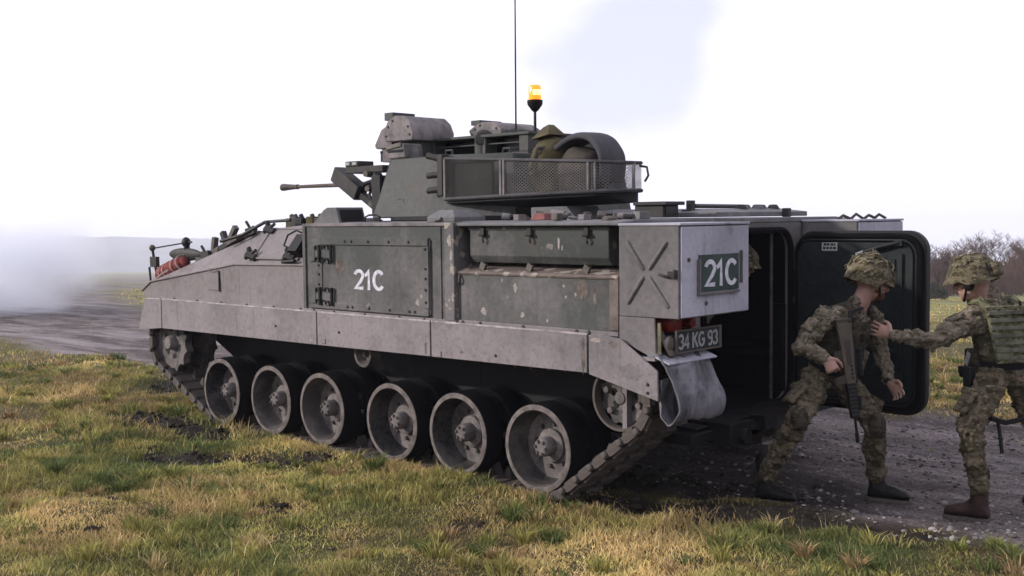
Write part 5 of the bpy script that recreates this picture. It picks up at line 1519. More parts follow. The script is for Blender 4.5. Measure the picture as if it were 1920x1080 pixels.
# beacon and antenna
mb = MB(); mb.tube([(-.60, 0, 2.36), (-.60, 0, 2.52), (-.602, 0, 2.74)], [.028, .014, .012], 8); mb.box(-.66, -.54, -.05, .05, 2.35, 2.50); mb.cyl((-.60, 0, 2.50), (-.60, 0, 2.58), .03, .016, 10); bs = mb.build('beacon_stem', 'black', tur, bevel=.004)
mb = MB(); mb.lathe([(.012, 2.72), (.030, 2.735), (.062, 2.78), (.065, 2.815), (.055, 2.82)], (-.602, 0, 0), (0, 0, 1), 20); mb.build('beacon_base', 'black', tur)
def beacon_mat():
    m, nt, b = new_mat('beacon_lens')
    b.inputs['Base Color'].default_value = (.60, .16, .01, 1)
    b.inputs['Roughness'].default_value = 0.2
    b.inputs['Emission Color'].default_value = (1.0, .26, .01, 1)
    b.inputs['Emission Strength'].default_value = .75
    return m
def bulb_mat():
    m, nt, b = new_mat('beacon_bulb')
    b.inputs['Emission Color'].default_value = (1.0, .50, .06, 1); b.inputs['Emission Strength'].default_value = .9
    return m
M['beacon'] = beacon_mat(); M['bulb'] = bulb_mat()
mb = MB(); mb.lathe([(.052, 2.816), (.054, 2.83), (.052, 2.92), (.044, 2.938), (0, 2.942)], (-.602, 0, 0), (0, 0, 1), 24); mb.build('beacon_lens', 'beacon', tur)
mb = MB(); mb.lathe([(.0545, 2.855), (.0560, 2.858), (.0558, 2.895), (.0540, 2.898)], (-.602, 0, 0), (0, 0, 1), 24, rad(70), rad(330), False); mb.build('beacon_bulb_glow', 'bulb', tur)
mb = MB(); mb.tube([(-.385, 0, 2.34), (-.385, 0, 2.66), (-.39, 0, 3.5), (-.40, 0, 4.9)], [.014, .0075, .006, .004], 8); mb.build('antenna', 'black', tur)
# red rolled bundle tied on the nose
mb = MB(); mb.tube([(3.10, 1.36, 1.335), (3.06, 1.36, 1.355), (2.86, 1.35, 1.42), (2.68, 1.34, 1.475), (2.64, 1.335, 1.487)], [.045, .066, .072, .066, .040], 16); lumpy(mb, .014, 16, 4)
rb = to_world(mb.build('rolled_bundle', 'red_cloth', None, angle=70)); tag(rb, 'red cloth bundle rolled and tied with pale cord on the vehicle nose', 'bundle')
for x in (3.0, 2.93, 2.78, 2.68):
    mb = MB(); z = 1.335 + (3.10 - x)*.33
    mb.lathe([(.070, -.006), (.078, -.006), (.078, .006), (.070, .006)], (x, 1.355, z), (-1, .1, .33), 14); mb.build('cord', 'pale_cord', rb)
mb = MB(); mb.tube([(3.1, 1.42, 1.30), (3.02, 1.45, 1.31), (2.92, 1.44, 1.36), (2.80, 1.44, 1.40)], .008, 5); mb.tube([(3.12, 1.30, 1.40), (3.14, 1.40, 1.30), (3.17, 1.45, 1.24)], .008, 5); mb.build('cord_end', 'pale_cord', rb)

# ------------------------------------------------------------------ people
RIGHT = Vector((math.sin(rad(YAW)), -math.cos(rad(YAW)), 0))
FORE = Vector((math.cos(rad(YAW)), math.sin(rad(YAW)), 0))
UP = Vector((0, 0, 1))
fold_tex = bpy.data.textures.new('cloth_folds', 'CLOUDS'); fold_tex.noise_scale = 0.085; fold_tex.noise_depth = 2; fold_tex.noise_type = 'HARD_NOISE'
fold_fine = bpy.data.textures.new('cloth_creases', 'CLOUDS'); fold_fine.noise_scale = 0.034; fold_fine.noise_depth = 1; fold_fine.noise_type = 'HARD_NOISE'
def rings(mb, secs, n=16):
    """closed loft through (centre, side half-vector, front half-vector) sections"""
    L = []
    for c, a, b in secs:
        c, a, b = Vector(c), Vector(a), Vector(b)
        L.append([c + a*math.cos(2*math.pi*k/n) + b*math.sin(2*math.pi*k/n) for k in range(n)])
    mb.loft(L)
def limb(mb, pts, r, n=14):
    mb.tube(pts, r, n)
    for p, q in zip(pts, r): mb.ell(p, (q*.99,)*3, 12, 8)
def grow_skin(o, voxel, smooth=3, folds=0.0, fine=0.0):
    m = o.modifiers.new('remesh', 'REMESH'); m.mode = 'VOXEL'; m.voxel_size = voxel; m.use_smooth_shade = True
    if smooth:
        s = o.modifiers.new('smooth', 'SMOOTH'); s.factor = .5; s.iterations = smooth
    for tex, st in ((fold_tex, folds), (fold_fine, fine)):
        if st:
            d = o.modifiers.new('folds', 'DISPLACE'); d.texture = tex; d.strength = st; d.mid_level = 0.5; d.texture_coords = 'LOCAL'
def hand(mb, wrist, d, palm, thumb_side, curl, scale=1.0, thumb_curl=0.5):
    """palm, four unequal bent fingers and a thumb leaving the side of the palm"""
    d = Vector(d).normalized(); palm = Vector(palm); palm = (palm - d*palm.dot(d)).normalized()
    across = d.cross(palm).normalized()
    if across.dot(Vector(thumb_side)) < 0: across = -across
    w = Vector(wrist); s = scale
    kn = w + d*.088*s
    rings(mb, [(w - d*.01, across*.026*s, palm*.020*s), (w + d*.03*s, across*.036*s, palm*.017*s), (w + d*.07*s, across*.041*s, palm*.015*s), (kn, across*.040*s, palm*.012*s)], 12)
    for i, (off, ln) in enumerate(((.034, .074), (.0115, .084), (-.0115, .078), (-.034, .062))):
        p = kn - d*.008*s + across*off*s
        dv = (d + across*off*3.2).normalized()
        pts = [p - dv*.02*s, p]
        cv = curl*(0.85 + .12*i)
        a = 0
        for f_ in (.45, .32, .23):
            a += cv
            v = dv*math.cos(a) + palm*math.sin(a)
            pts.append(pts[-1] + v*ln*f_*s)
        limb(mb, pts, [.0092*s, .0086*s, .0080*s, .0074*s, .0066*s], 8)
    p = w + d*.022*s + across*.030*s
    v0 = (d*.55 + across*.75 + palm*.30).normalized(); v1 = (d*.85 + across*.30 + palm*.42*thumb_curl*2).normalized(); v2 = (d*.95 + palm*.55*thumb_curl*2).normalized()
    limb(mb, [p - v0*.015*s, p + v0*.030*s, p + v0*.030*s + v1*.032*s, p + v0*.030*s + v1*.032*s + v2*.026*s], [.016*s, .0135*s, .0115*s, .0095*s], 8)
def head_shape(mb, c, f, u):
    f = Vector(f).normalized(); s = Vector(u).cross(f).normalized(); u = f.cross(s); c = Vector(c)
    ax = (f, s, u)
    mb.ell(c + u*.015, (.098, .076, .105), 18, 12, ax)
    mb.ell(c + f*.034 - u*.055, (.060, .054, .058), 14, 10, ax)         # jaw
    mb.ell(c + f*.074 - u*.088, (.022, .024, .018), 10, 8, ax)          # chin
    mb.tube([c + f*.090 + u*.022, c + f*.108 - u*.004, c + f*.118 - u*.024, c + f*.098 - u*.036], [.009, .012, .015, .011], 10)   # nose
    mb.ell(c + f*.083 + u*.034, (.016, .050, .010), 12, 8, ax)          # brow
    for k in (1, -1):
        mb.ell(c + s*.076*k - f*.012 - u*.012, (.020, .010, .030), 10, 8, ax)    # ears
        mb.ell(c + f*.066 + s*.040*k - u*.020, (.024, .022, .020), 10, 8, ax)    # cheek bones
    mb.ell(c + f*.088 - u*.056, (.014, .025, .006), 10, 8, ax); mb.ell(c + f*.086 - u*.067, (.014, .022, .007), 10, 8, ax)   # lips
    return f, s, u
def helmet(name, c, f, u, mat, parent, rx=.128, ry=.150, rz=.135):
    f = Vector(f).normalized(); s = Vector(u).cross(f).normalized(); u = f.cross(s); c = Vector(c)
    mb = MB(); n, m = 30, 16
    loops = []
    for i in range(1, m):
        b = rad(104)*i/(m-1); fl = 1 + .07*max(0, (i-(m-4))/3)**1.5
        L = []
        for k in range(n):
            a = 2*math.pi*k/n
            dip = -.030*(1 if math.cos(a) < .2 else 0)*max(0, (i-(m-5))/4)*(1-abs(math.cos(a)))**.3
            peak = .022*max(0, math.cos(a))**4*max(0, (i-(m-4))/3)
            L.append(c + f*((ry*fl)*math.cos(a)*math.sin(b) + peak) + s*(rx*fl)*math.sin(a)*math.sin(b) + u*(rz*math.cos(b) + dip))
        loops.append(L)
    inn = [[c + (Vector(p) - c)*.93 for p in L] for L in loops[::-1]]
    mb.loft(loops + inn, caps=True)
    lumpy(mb, .007, 26, 31)
    o = mb.build(name, mat, parent, angle=60)
    return o, (f, s, u, c)
def boot(name, an, to, mat, parent, cuff=None, h=.13):
    an, to = Vector(an), Vector(to)
    d = Vector((to.x-an.x, to.y-an.y, 0)).normalized(); s = UP.cross(d)
    g = to.z - .035
    heel = Vector((an.x, an.y, g)) - d*.055
    toe = heel + d*.272
    mb = MB()
    secs = []
    for t, w, hh in ((0, .034, .065), (.10, .044, .095), (.30, .047, .115), (.45, .048, .105), (.62, .053, .090), (.80, .054, .076), (.93, .044, .062), (1.0, .022, .040)):
        c = heel.lerp(toe, t) + UP*(.018 + hh/2); secs.append((c, s*w, UP*hh/2))
    rings(mb, secs, 14)
    limb(mb, [heel + d*.06 + UP*.07, Vector((an.x, an.y, g + .13)) + d*.005, an + UP*h], [.056, .056, .060])
    o = mb.build(name, mat, parent); grow_skin(o, .008, 2, .006, .006)
    mb = MB()
    out = []
    for t, w in ((0, .026), (.06, .036), (.25, .042), (.42, .039), (.62, .049), (.80, .051), (.93, .042), (1.01, .018)):
        out.append((t, w))
    pts = [heel.lerp(toe, t) + s*w for t, w in out] + [heel.lerp(toe, t) - s*w for t, w in out[::-1]]
    mb.loft([[p - UP*.004 for p in pts], [p + UP*.022 for p in pts]]); mb.build('boot_sole', 'paint_mud', o, bevel=.004)
    mb = MB()
    for k in range(6):
        q = heel.lerp(toe, .30 + .07*k) + UP*(.150 - .014*k)
        mb.tube([q - s*.03, q + UP*.008, q + s*.03], .0045, 5)
    mb.build('boot_lace', 'boot_olive', o)
    return o

def person(J, label, headf, headu, mats, curlR, curlL, palmR, palmL, thR, thL, hand_scale=1.0):
    J = {k: Vector(v) for k, v in J.items()}
    root = empty('person', (J['pelvis'].x, J['pelvis'].y, float(height(J['pelvis'].x, J['pelvis'].y))))
    base = root.location.copy()
    tag(root, label, 'person')
    left = (J['shL'] - J['shR']).normalized()
    spine = (J['neckb'] - J['pelvis']).normalized()
    front = left.cross(spine).normalized()
    # body: one continuous skin surface, feet to head
    mb = MB()
    f, s, u = head_shape(mb, J['head'], headf, headu)
    limb(mb, [J['neckb'] - spine*.03, J['neck'], J['head'] - u*.03 - f*.02], [.066, .058, .056])
    rings(mb, [(J['pelvis'] - spine*.06, left*.13, front*.09), (J['pelvis'], left*.14, front*.095), (J['waist'], left*.125, front*.085), (J['chest'], left*.15, front*.10), (J['neckb'] - spine*.04, left*.13, front*.075)])
    for sd_, curl, palm, th in (('R', curlR, palmR, thR), ('L', curlL, palmL, thL)):
        limb(mb, [J['sh'+sd_], J['el'+sd_], J['wr'+sd_]], [.050, .038, .027])
        limb(mb, [J['hp'+sd_], J['kn'+sd_], J['an'+sd_]], [.075, .052, .036])
        hand(mb, J['wr'+sd_], J['ha'+sd_] - J['wr'+sd_], palm, th, curl, hand_scale)
    body = mb.build('body', 'skin', root); grow_skin(body, .0062, 1)
    def child(o):
        o.matrix_parent_inverse = Matrix.Translation(base).inverted(); return o
    kids = [body]
    for k in (1, -1):
        mb = MB(); mb.ell(J['head'] + f*.089 + s*.031*k + u*.016, (.010, .010, .008), 10, 8); kids.append(mb.build('eye', 'dark_eye', root))
    # jacket
    mb = MB()
    rings(mb, [(J['pelvis'] - spine*.02, left*.165, front*.115), (J['waist'], left*.155, front*.115), (J['chest'], left*.175, front*.125), (J['chest'].lerp(J['neckb'], .6), left*.155, front*.105), (J['neckb'] + spine*.015, left*.075, front*.075)])
    for sd_ in 'RL':
        sh, el, wr = J['sh'+sd_], J['el'+sd_], J['wr'+sd_]
        limb(mb, [J['chest'].lerp(J['neckb'], .55), sh], [.085, .082])
        limb(mb, [sh, sh.lerp(el, .5), el, el.lerp(wr, .45), el.lerp(wr, .90)], [.090, .080, .068, .062, .047])
    jk = mb.build('jacket', mats['jacket'], root); grow_skin(jk, .010, 3, .042, .020); kids.append(jk)
    mb = MB(); limb(mb, [J['neckb'] + spine*.0, J['neckb'] + spine*.045], [.078, .070]); cl = mb.build('collar', mats['jacket'], root); grow_skin(cl, .010, 3, .016, .008); kids.append(cl)
    # trousers
    mb = MB()
    rings(mb, [(J['waist'] - spine*.02, left*.145, front*.105), (J['pelvis'], left*.165, front*.120), (J['pelvis'] - spine*.08, left*.155, front*.115)])
    for sd_ in 'RL':
        hp, kn, an = J['hp'+sd_], J['kn'+sd_], J['an'+sd_]
        limb(mb, [hp, hp.lerp(kn, .5), kn, kn.lerp(an, .45), kn.lerp(an, .90)], [.106, .102, .088, .082, .070])
    tr = mb.build('trousers', mats['trousers'], root); grow_skin(tr, .011, 3, .050, .020); kids.append(tr)
    for sd_, sgn in (('R', -1), ('L', 1)):
        q = J['hp'+sd_].lerp(J['kn'+sd_], .62); dv = (J['kn'+sd_] - J['hp'+sd_]).normalized(); ot = (left*sgn - dv*(left*sgn).dot(dv)).normalized()
        mb = MB(); mb.obox(q + ot*.098, (.030, .13, .16), ot, front); pk = mb.build('thigh_pocket', mats['trousers'], root, bevel=.012); kids.append(pk)
        mb = MB(); mb.obox(q + ot*.106 - dv*.065, (.026, .135, .045), ot, front); kids.append(mb.build('pocket_flap', mats['trousers'], root, bevel=.008))
        q = J['sh'+sd_].lerp(J['el'+sd_], .45); dv = (J['el'+sd_] - J['sh'+sd_]).normalized(); ot = (left*sgn - dv*(left*sgn).dot(dv)).normalized()
        mb = MB(); mb.obox(q + ot*.070, (.022, .085, .10), ot, front); kids.append(mb.build('sleeve_pocket', mats['jacket'], root, bevel=.010))
        mb = MB(); limb(mb, [J['el'+sd_].lerp(J['wr'+sd_], .84), J['el'+sd_].lerp(J['wr'+sd_], .93)], [.046, .043]); cf = mb.build('cuff', mats['jacket'], root); grow_skin(cf, .008, 2, .012, .008); kids.append(cf)
        mb = MB(); limb(mb, [J['kn'+sd_].lerp(J['an'+sd_], .80), J['kn'+sd_].lerp(J['an'+sd_], .90)], [.072, .066]); cf = mb.build('trouser_cuff', mats['trousers'], root); grow_skin(cf, .009, 2, .022, .012); kids.append(cf)
    for sd_ in 'RL':
        kids.append(boot('boot', J['an'+sd_], J['to'+sd_], mats['boot'], root))
    h, hax = helmet('helmet', J['helm'], headf, headu, mats['helmet'], root); kids.append(h)
    # chin strap
    mb = MB()
    for k in (1, -1):
        mb.tube([J['head'] + s*.088*k + u*.02 + f*.01, J['head'] + s*.074*k - u*.06 + f*.04, J['head'] + f*.078 - u*.108], .008, 6)
    kids.append(mb.build('chin_strap', 'strap_black', root))
    for o in kids:
        if o.parent is root: child(o)
    return root, J, (left, spine, front), (f, s, u), child, h
def add(name, mat, root, child, fn, bevel=0.0, skin=None):
    mb = MB(); fn(mb); o = mb.build(name, mat, root, bevel=bevel)
    if skin: grow_skin(o, *skin)
    child(o); return o

A = dict(pelvis=(-3.304,0.140,0.727), waist=(-3.335,0.135,0.862), chest=(-3.414,0.139,1.030), neckb=(-3.466,0.087,1.151), neck=(-3.507,0.074,1.221), head=(-3.548,0.032,1.325), helm=(-3.538,0.040,1.362),
         shR=(-3.386,0.357,1.095), elR=(-3.317,0.537,0.917), wrR=(-3.505,0.553,0.861), haR=(-3.546,0.543,0.790), shL=(-3.464,-0.131,1.089), elL=(-3.518,-0.177,0.854), wrL=(-3.619,-0.089,0.676), haL=(-3.687,-0.083,0.605),
         hpR=(-3.284,0.265,0.700), knR=(-3.330,0.585,0.465), anR=(-3.004,0.442,0.030), toR=(-3.20,0.40,-0.085), hpL=(-3.339,-0.000,0.682), knL=(-3.615,0.120,0.410), anL=(-3.518,-0.116,0.015), toL=(-3.72,-0.16,-0.085))
pa, JA, (lA, sA, fA), (hf, hs, hu), chA, helA = person(
    A, 'soldier in camouflage stepping out of the rear door with a rifle hanging at his chest',
    RIGHT*.96 + FORE*.10 - UP*.22, UP, dict(jacket='camo', trousers='camo_brown', boot='boot_black', helmet='camo_helmet'),
    1.15, .42, (.3, -.6, -.3), (-.1, .9, -.2), (.2, -.9, .3), (-1, .2, .3))
# scrim on his helmet: loose burlap strips
hc = Vector(A['helm']); R = random.Random(9)
for i in range(90):
    b, a = R.uniform(.15, 1.62), R.uniform(0, 6.28)
    nrm = hf*math.cos(a)*math.sin(b)*.155 + hs*math.sin(a)*math.sin(b)*.135 + hu*math.cos(b)*.14
    p = hc + nrm; nn = nrm.normalized(); t = nn.orthogonal().normalized(); t = Matrix.Rotation(R.uniform(0, 6.28), 3, nn) @ t
    w = nn.cross(t)*R.uniform(.006, .013); l = R.uniform(.02, .05)
    def fn(m):
        q0, q1, q2 = p - t*l, p + nn*R.uniform(.008, .02), p + t*l + nn*R.uniform(-.006, .022)
        m.loft([[q - w, q + w, q + w*.8 + nn*.004, q - w*.8 + nn*.004] for q in (q0, q1, q2)])
    o = add('scrim_strip', ('scrim_tan', 'camo_helmet', 'scrim_tan', 'bag_olive')[i % 4], pa, chA, fn)
for k in range(2):
    add('helmet_twig', 'scrim_tan', pa, chA, lambda m: m.tube([hc + hu*.12 + hf*(.02 + .02*k), hc + hu*.185 + hf*(-.01 + .015*k) + hs*.02], [.008, .004], 5))
add('beard', 'beard', pa, chA, lambda m: (m.ell(JA['head'] + hf*.050 - hu*.072, (.055, .052, .040), 14, 10, (hf, hs, hu)), m.ell(JA['head'] + hf*.020 - hu*.045, (.045, .066, .034), 14, 10, (hf, hs, hu))), 0, (.007, 2, .008))
# body armour, pouches and straps
def vestA(m):
    rings(m, [(JA['waist'] - sA*.02, lA*.182, fA*.165), (JA['waist'].lerp(JA['chest'], .5), lA*.190, fA*.175), (JA['chest'] + sA*.02, lA*.182, fA*.170), (JA['chest'].lerp(JA['neckb'], .6), lA*.145, fA*.140)])
add('body_armour', 'camo_dark', pa, chA, vestA, 0, (.010, 3, .012))
for k in (1, -1):
    add('shoulder_strap', 'camo_dark', pa, chA, lambda m: m.tube([JA['chest'] + fA*.135 + lA*.09*k, JA['chest'].lerp(JA['neckb'], .75) + fA*.115 + lA*.10*k, JA['neckb'] + lA*.105*k + sA*.035, JA['chest'].lerp(JA['neckb'], .6) - fA*.11 + lA*.10*k], .026, 8))
for i in range(4):
    p = JA['waist'] + fA*(.165 - .03*abs(i-1.5)) + lA*(-.14 + .093*i) - sA*.005
    add('pouch', ('camo_dark', 'camo')[i % 2], pa, chA, lambda m: m.obox(p, (.082, .055, .14), lA, fA), .012)
add('belt', 'strap_black', pa, chA, lambda m: rings(m, [(JA['pelvis'] + sA*.03, lA*.172, fA*.128), (JA['pelvis'] + sA*.075, lA*.170, fA*.128)]))
add('wrist_watch', 'strap_black', pa, chA, lambda m: m.lathe([(.026, -.012), (.034, -.012), (.034, .012), (.026, .012)], JA['wrL'] - (JA['haL']-JA['wrL']).normalized()*.012, JA['haL']-JA['wrL'], 16))
for k in ('R', 'L'):
    kd = (JA['kn'+k] - (JA['hp'+k] + JA['an'+k])/2).normalized()
    add('knee_pad', 'camo_dark', pa, chA, lambda m: m.ell(JA['kn'+k] + kd*.045, (.06, .06, .085), 14, 10), 0, (.010, 2, .008))
# rifle hanging muzzle down
r0, r1 = Vector((-3.515, .352, 1.090)), Vector((-3.585, .285, .318))
ra = (r1 - r0).normalized(); rl = (r1 - r0).length
ru = (RIGHT - ra*RIGHT.dot(ra)).normalized(); rv = ra.cross(ru)
if rv.dot(FORE) > 0: rv = -rv                    # towards the camera side
rif = empty('rifle', r1); tag(rif, 'tan and black rifle hanging muzzle down across the stepping soldier chest', 'rifle')
def rp_(t, a, b=0.0): return r0 + ra*t*rl + ru*a + rv*b
def rpart(name, mat, fn, bevel=.003):
    mb = MB(); fn(mb); o = mb.build(name, mat, rif, bevel=bevel); o.matrix_parent_inverse = Matrix.Translation(r1).inverted(); return o
def rprism(m, poly, b0, b1): m.loft([[rp_(t, a, b0) for t, a in poly], [rp_(t, a, b1) for t, a in poly]])
rpart('receiver', 'tan_plastic', lambda m: rprism(m, [(0, -.050), (0, .045), (.10, .042), (.50, .030), (.515, .028), (.515, -.030), (.42, -.034), (.14, -.042)], -.020, .020))
rpart('butt_pad', 'tan_dark', lambda m: rprism(m, [(-.012, -.052), (-.012, .047), (.012, .047), (.012, -.052)], -.023, .023))
rpart('magazine', 'tan_dark', lambda m: rprism(m, [(.24, -.035), (.245, -.085), (.34, -.095), (.345, -.035)], -.013, .013))
rpart('pistol_grip', 'tan_dark', lambda m: rprism(m, [(.44, -.030), (.46, -.095), (.52, -.10), (.515, -.030)], -.014, .014))
rpart('trigger_guard', 'black', lambda m: m.tube([rp_(.515, -.03), rp_(.55, -.05), rp_(.59, -.045), rp_(.60, -.02)], .004, 6), 0)
rpart('handguard', 'black', lambda m: rprism(m, [(.516, -.032), (.516, .030), (.80, .026), (.80, -.026)], -.022, .022), .005)
for k in range(8):
    rpart('rail_slot', 'gun', lambda m: rprism(m, [(.535 + .032*k, -.024), (.535 + .032*k, .020), (.551 + .032*k, .020), (.551 + .032*k, -.024)], .0222, .028), .001)
rpart('side_rail', 'black', lambda m: rprism(m, [(.20, .030), (.20, .052), (.52, .046), (.52, .024)], -.008, .008), .002)
for k in range(6):
    rpart('vent', 'black', lambda m: rprism(m, [(.30 + .032*k, .006), (.30 + .032*k, .018), (.318 + .032*k, .018), (.318 + .032*k, .006)], .0202, .0225), 0)
rpart('bolt_cover', 'tan_dark', lambda m: rprism(m, [(.16, -.012), (.16, .020), (.36, .016), (.36, -.012)], .0203, .0245), .002)
rpart('scope', 'black', lambda m: (m.cyl(rp_(.28, .072), rp_(.46, .070), .020, .017, 12), m.cyl(rp_(.24, .073), rp_(.28, .072), .024, .020, 12), rprism(m, [(.32, .04), (.32, .06), (.42, .06), (.42, .04)], -.008, .008)), .002)
rpart('barrel', 'black', lambda m: m.cyl(rp_(.80, 0), rp_(.93, 0), .0085, n=10), 0)
rpart('flash_hider', 'black', lambda m: m.cyl(rp_(.92, 0), rp_(1.0, 0), .012, .013, 10), 0)
rpart('sling', 'strap_black', lambda m: m.tube([rp_(.02, .03, .02), rp_(-.06, .05, -.02), JA['neckb'] + lA*.09 + sA*.035 + fA*.03], .010, 6), 0)
rpart('rifle_light', 'black', lambda m: m.cyl(rp_(.62, .040, .01), rp_(.74, .038, .01), .014, n=10), 0)

B = dict(pelvis=(-4.311,-0.197,0.769), waist=(-4.322,-0.182,0.886), chest=(-4.326,-0.149,1.068), neckb=(-4.270,-0.072,1.213), neck=(-4.232,-0.036,1.258), head=(-4.193,-0.001,1.337), helm=(-4.185,0.005,1.375),
         shL=(-4.231,-0.005,1.122), elL=(-4.046,0.257,0.977), wrL=(-3.758,0.185,1.000), haL=(-3.660,0.181,1.030), shR=(-4.463,-0.336,1.139), elR=(-4.530,-0.423,0.950), wrR=(-4.411,-0.526,0.736), haR=(-4.354,-0.553,0.673),
         hpL=(-4.286,-0.056,0.745), knL=(-4.215,0.105,0.455), anL=(-4.229,-0.033,0.030), toL=(-4.02,-0.012,-0.100), hpR=(-4.350,-0.341,0.720), knR=(-4.443,-0.404,0.432), anR=(-4.495,-0.630,0.021), toR=(-4.30,-0.60,-0.085))
pb, JB, (lB, sB, fB), (gf_, gs, gu), chB, helB = person(
    B, 'soldier in green webbing vest reaching out an arm to the chest of the other soldier',
    -RIGHT*.80 + FORE*.58 - UP*.18, UP, dict(jacket='camo', trousers='camo_brown', boot='boot_brown', helmet='camo_helmet'),
    .6, .16, (.3, .6, 0), (.5, -.85, .1), (1, 0, .3), (.1, .2, 1))
hcB = Vector(B['helm'])
add('helmet_pouch', 'camo_helmet', pb, chB, lambda m: m.obox(hcB - gf_*.150 + gu*.015 + gs*.02, (.055, .11, .085), gf_, gs), .014)
add('helmet_strap', 'strap_black', pb, chB, lambda m: m.tube([hcB - gf_*.11 + gs*.085 + gu*.06, hcB - gf_*.125 + gs*.09 - gu*.03], .006, 6))
add('ear_defender', 'strap_black', pb, chB, lambda m: m.ell(JB['head'] + gs*.085 - gu*.015 + gf_*.01, (.035, .028, .042), 12, 8))
for i in range(16):
    b, a = R.uniform(.3, 1.5), R.uniform(0, 6.28)
    nrm = gf_*math.cos(a)*math.sin(b)*.153 + gs*math.sin(a)*math.sin(b)*.132 + gu*math.cos(b)*.138
    p = hcB + nrm; nn = nrm.normalized(); t = nn.orthogonal().normalized(); t = Matrix.Rotation(R.uniform(0, 6.28), 3, nn) @ t
    w = nn.cross(t)*.010; l = R.uniform(.02, .04)
    add('scrim_strip', 'camo_helmet', pb, chB, lambda m: m.loft([[q - w, q + w, q + w*.8 + nn*.004, q - w*.8 + nn*.004] for q in (p - t*l, p + nn*.008, p + t*l)]))
def vestB(m):
    rings(m, [(JB['waist'] - sB*.03, lB*.190, fB*.158), (JB['waist'].lerp(JB['chest'], .5), lB*.205, fB*.170), (JB['chest'] + sB*.03, lB*.200, fB*.168), (JB['chest'].lerp(JB['neckb'], .7), lB*.165, fB*.140)])
add('vest', 'vest_base', pb, chB, vestB, 0, (.010, 3, .010))
def back(a, t, off=.0):      # point on his back: a across, t along the spine from the waist, off outwards
    return JB['waist'] + sB*t + lB*a - fB*(.172 + off - .55*a*a)
def plate(m):
    for off, in ((.0,),): pass
    L = []
    for a in (-.18, -.10, 0, .10, .18): L.append([back(a, -.02, .0), back(a, .34, -.012), back(a, .34, .012), back(a, -.02, .022)])
    m.loft(L)
add('back_panel', 'vest_green', pb, chB, plate, .006)
for i in range(7):
    t = .005 + .047*i
    def band(m):
        L = []
        for a in (-.178, -.10, 0, .10, .178): L.append([back(a, t, .016), back(a, t + .027, .015), back(a, t + .027, .026), back(a, t, .027)])
        m.loft(L)
    add('webbing_band', 'vest_lite', pb, chB, band, .003)
    for a in (-.11, -.05, .02, .08, .125):
        if R.random() < .7:
            add('webbing_slot', 'bag_olive', pb, chB, lambda m: m.obox(back(a + R.uniform(-.02, .02), t + .034, .024), (.022, .008, .013), lB, fB), .002)
for (a, t, l) in ((-.055, .30, .06), (-.085, .29, .06), (-.115, .20, .075), (-.02, .355, .03)):
    add('buckle_strap', 'strap_black', pb, chB, lambda m: m.obox(back(a, t, .034), (.016, .010, l), lB - sB*.25, fB), .003)
for k in (1, -1):
    add('shoulder_strap', 'vest_green', pb, chB, lambda m: m.tube([JB['chest'] - fB*.145 + lB*.10*k + sB*.05, JB['neckb'] - fB*.06 + lB*.11*k + sB*.02, JB['neckb'] + fB*.05 + lB*.10*k, JB['chest'] + fB*.14 + lB*.09*k], .028, 8))
add('belt', 'strap_black', pb, chB, lambda m: rings(m, [(JB['pelvis'] + sB*.045, lB*.178, fB*.132), (JB['pelvis'] + sB*.095, lB*.176, fB*.132)]))
for k, (a, t) in enumerate(((.155, .06), (.165, .20))):
    add('side_pouch', 'camo', pb, chB, lambda m: m.obox(JB['waist'] + sB*t + lB*a - fB*.03, (.05, .10, .11), lB, fB), .014)
add('hip_pouch', 'camo_dark', pb, chB, lambda m: m.obox(JB['pelvis'] + lB*.17 + sB*.09 + fB*.04, (.06, .12, .14), lB, fB), .014)
add('pouch_label', 'stencil', pb, chB, lambda m: m.obox(JB['pelvis'] + lB*.203 + sB*.10 + fB*.05, (.006, .035, .085), lB, fB + sB*.4), .002)
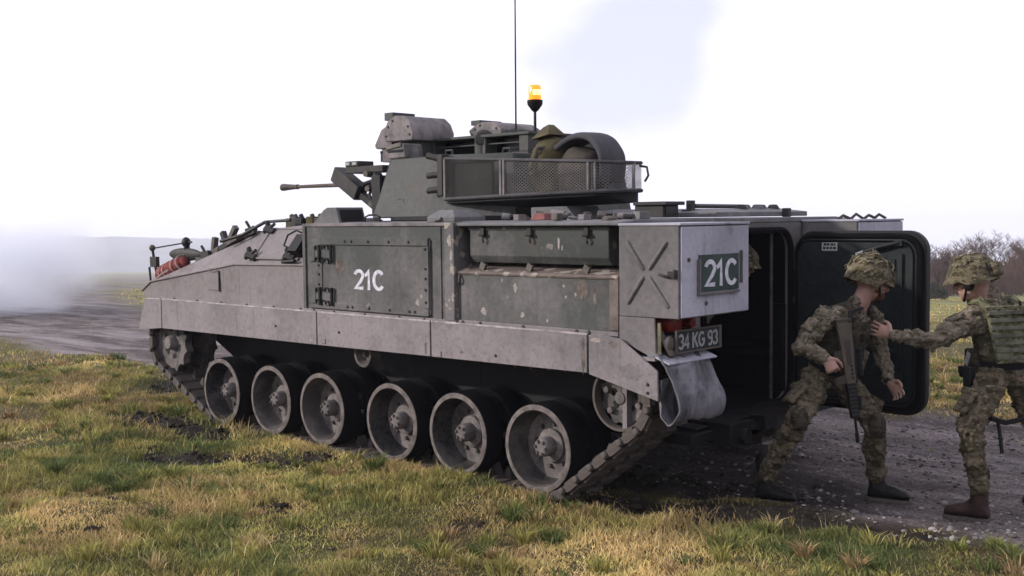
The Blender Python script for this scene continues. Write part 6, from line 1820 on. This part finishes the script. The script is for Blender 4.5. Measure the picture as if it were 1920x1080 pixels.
add('holster', 'strap_black', pb, chB, lambda m: (m.obox(JB['hpL'] + lB*.115 + fB*.06 - UP*.01, (.045, .07, .16), lB, fB), m.obox(JB['hpL'] + lB*.12 + fB*.115 + UP*.04, (.04, .06, .05), lB, fB), m.cyl(JB['hpL'] + lB*.12 + fB*.08 + UP*.06, JB['hpL'] + lB*.12 + fB*.13 + UP*.0, .022, n=8)), .008)
add('leg_strap', 'strap_black', pb, chB, lambda m: m.tube([JB['knL'] + Vector((-.10, -.06, .06)), JB['knL'] + Vector((-.16, -.14, .03)), JB['knL'] + Vector((-.26, -.20, .06))], .016, 6))
add('strap_tail', 'strap_black', pb, chB, lambda m: m.tube([JB['knL'] + Vector((-.13, -.10, .04)), JB['knL'] + Vector((-.145, -.10, -.06)), JB['knL'] + Vector((-.155, -.10, -.15))], .012, 6))

# a third soldier stoops inside the troop compartment, mostly hidden by the left bin
def vw(x, y, z): return tuple(VEH @ Vector((x, y, z)))
Cj = dict(pelvis=vw(-2.00,0.41,.98), waist=vw(-2.04,0.29,1.10), chest=vw(-2.13,0.09,1.26), neckb=vw(-2.24,-0.12,1.39), neck=vw(-2.29,-0.20,1.43), head=vw(-2.34,-0.31,1.49), helm=vw(-2.34,-0.31,1.525),
          shR=vw(-2.18,0.23,1.37), elR=vw(-2.12,0.39,1.16), wrR=vw(-2.28,0.49,1.02), haR=vw(-2.34,0.53,.98), shL=vw(-2.20,-0.14,1.24), elL=vw(-2.14,-0.03,1.02), wrL=vw(-2.22,0.15,.94), haL=vw(-2.25,0.22,.92),
          hpR=vw(-2.0,0.51,.94), knR=vw(-2.20,0.55,.74), anR=vw(-2.05,0.53,.60), toR=vw(-2.25,0.53,.52), hpL=vw(-2.0,0.33,.94), knL=vw(-2.18,0.35,.74), anL=vw(-2.0,0.35,.60), toL=vw(-2.2,0.35,.52))
pc, JC, _, _, _, _ = person(Cj, 'soldier stooping inside the dark doorway, almost hidden behind the rear bin',
    (-1, -.25, -.2), UP, dict(jacket='camo', trousers='camo_brown', boot='boot_black', helmet='camo_helmet'), .5, .5, (0, 1, 0), (0, -1, 0), (0, 0, 1), (0, 0, 1))
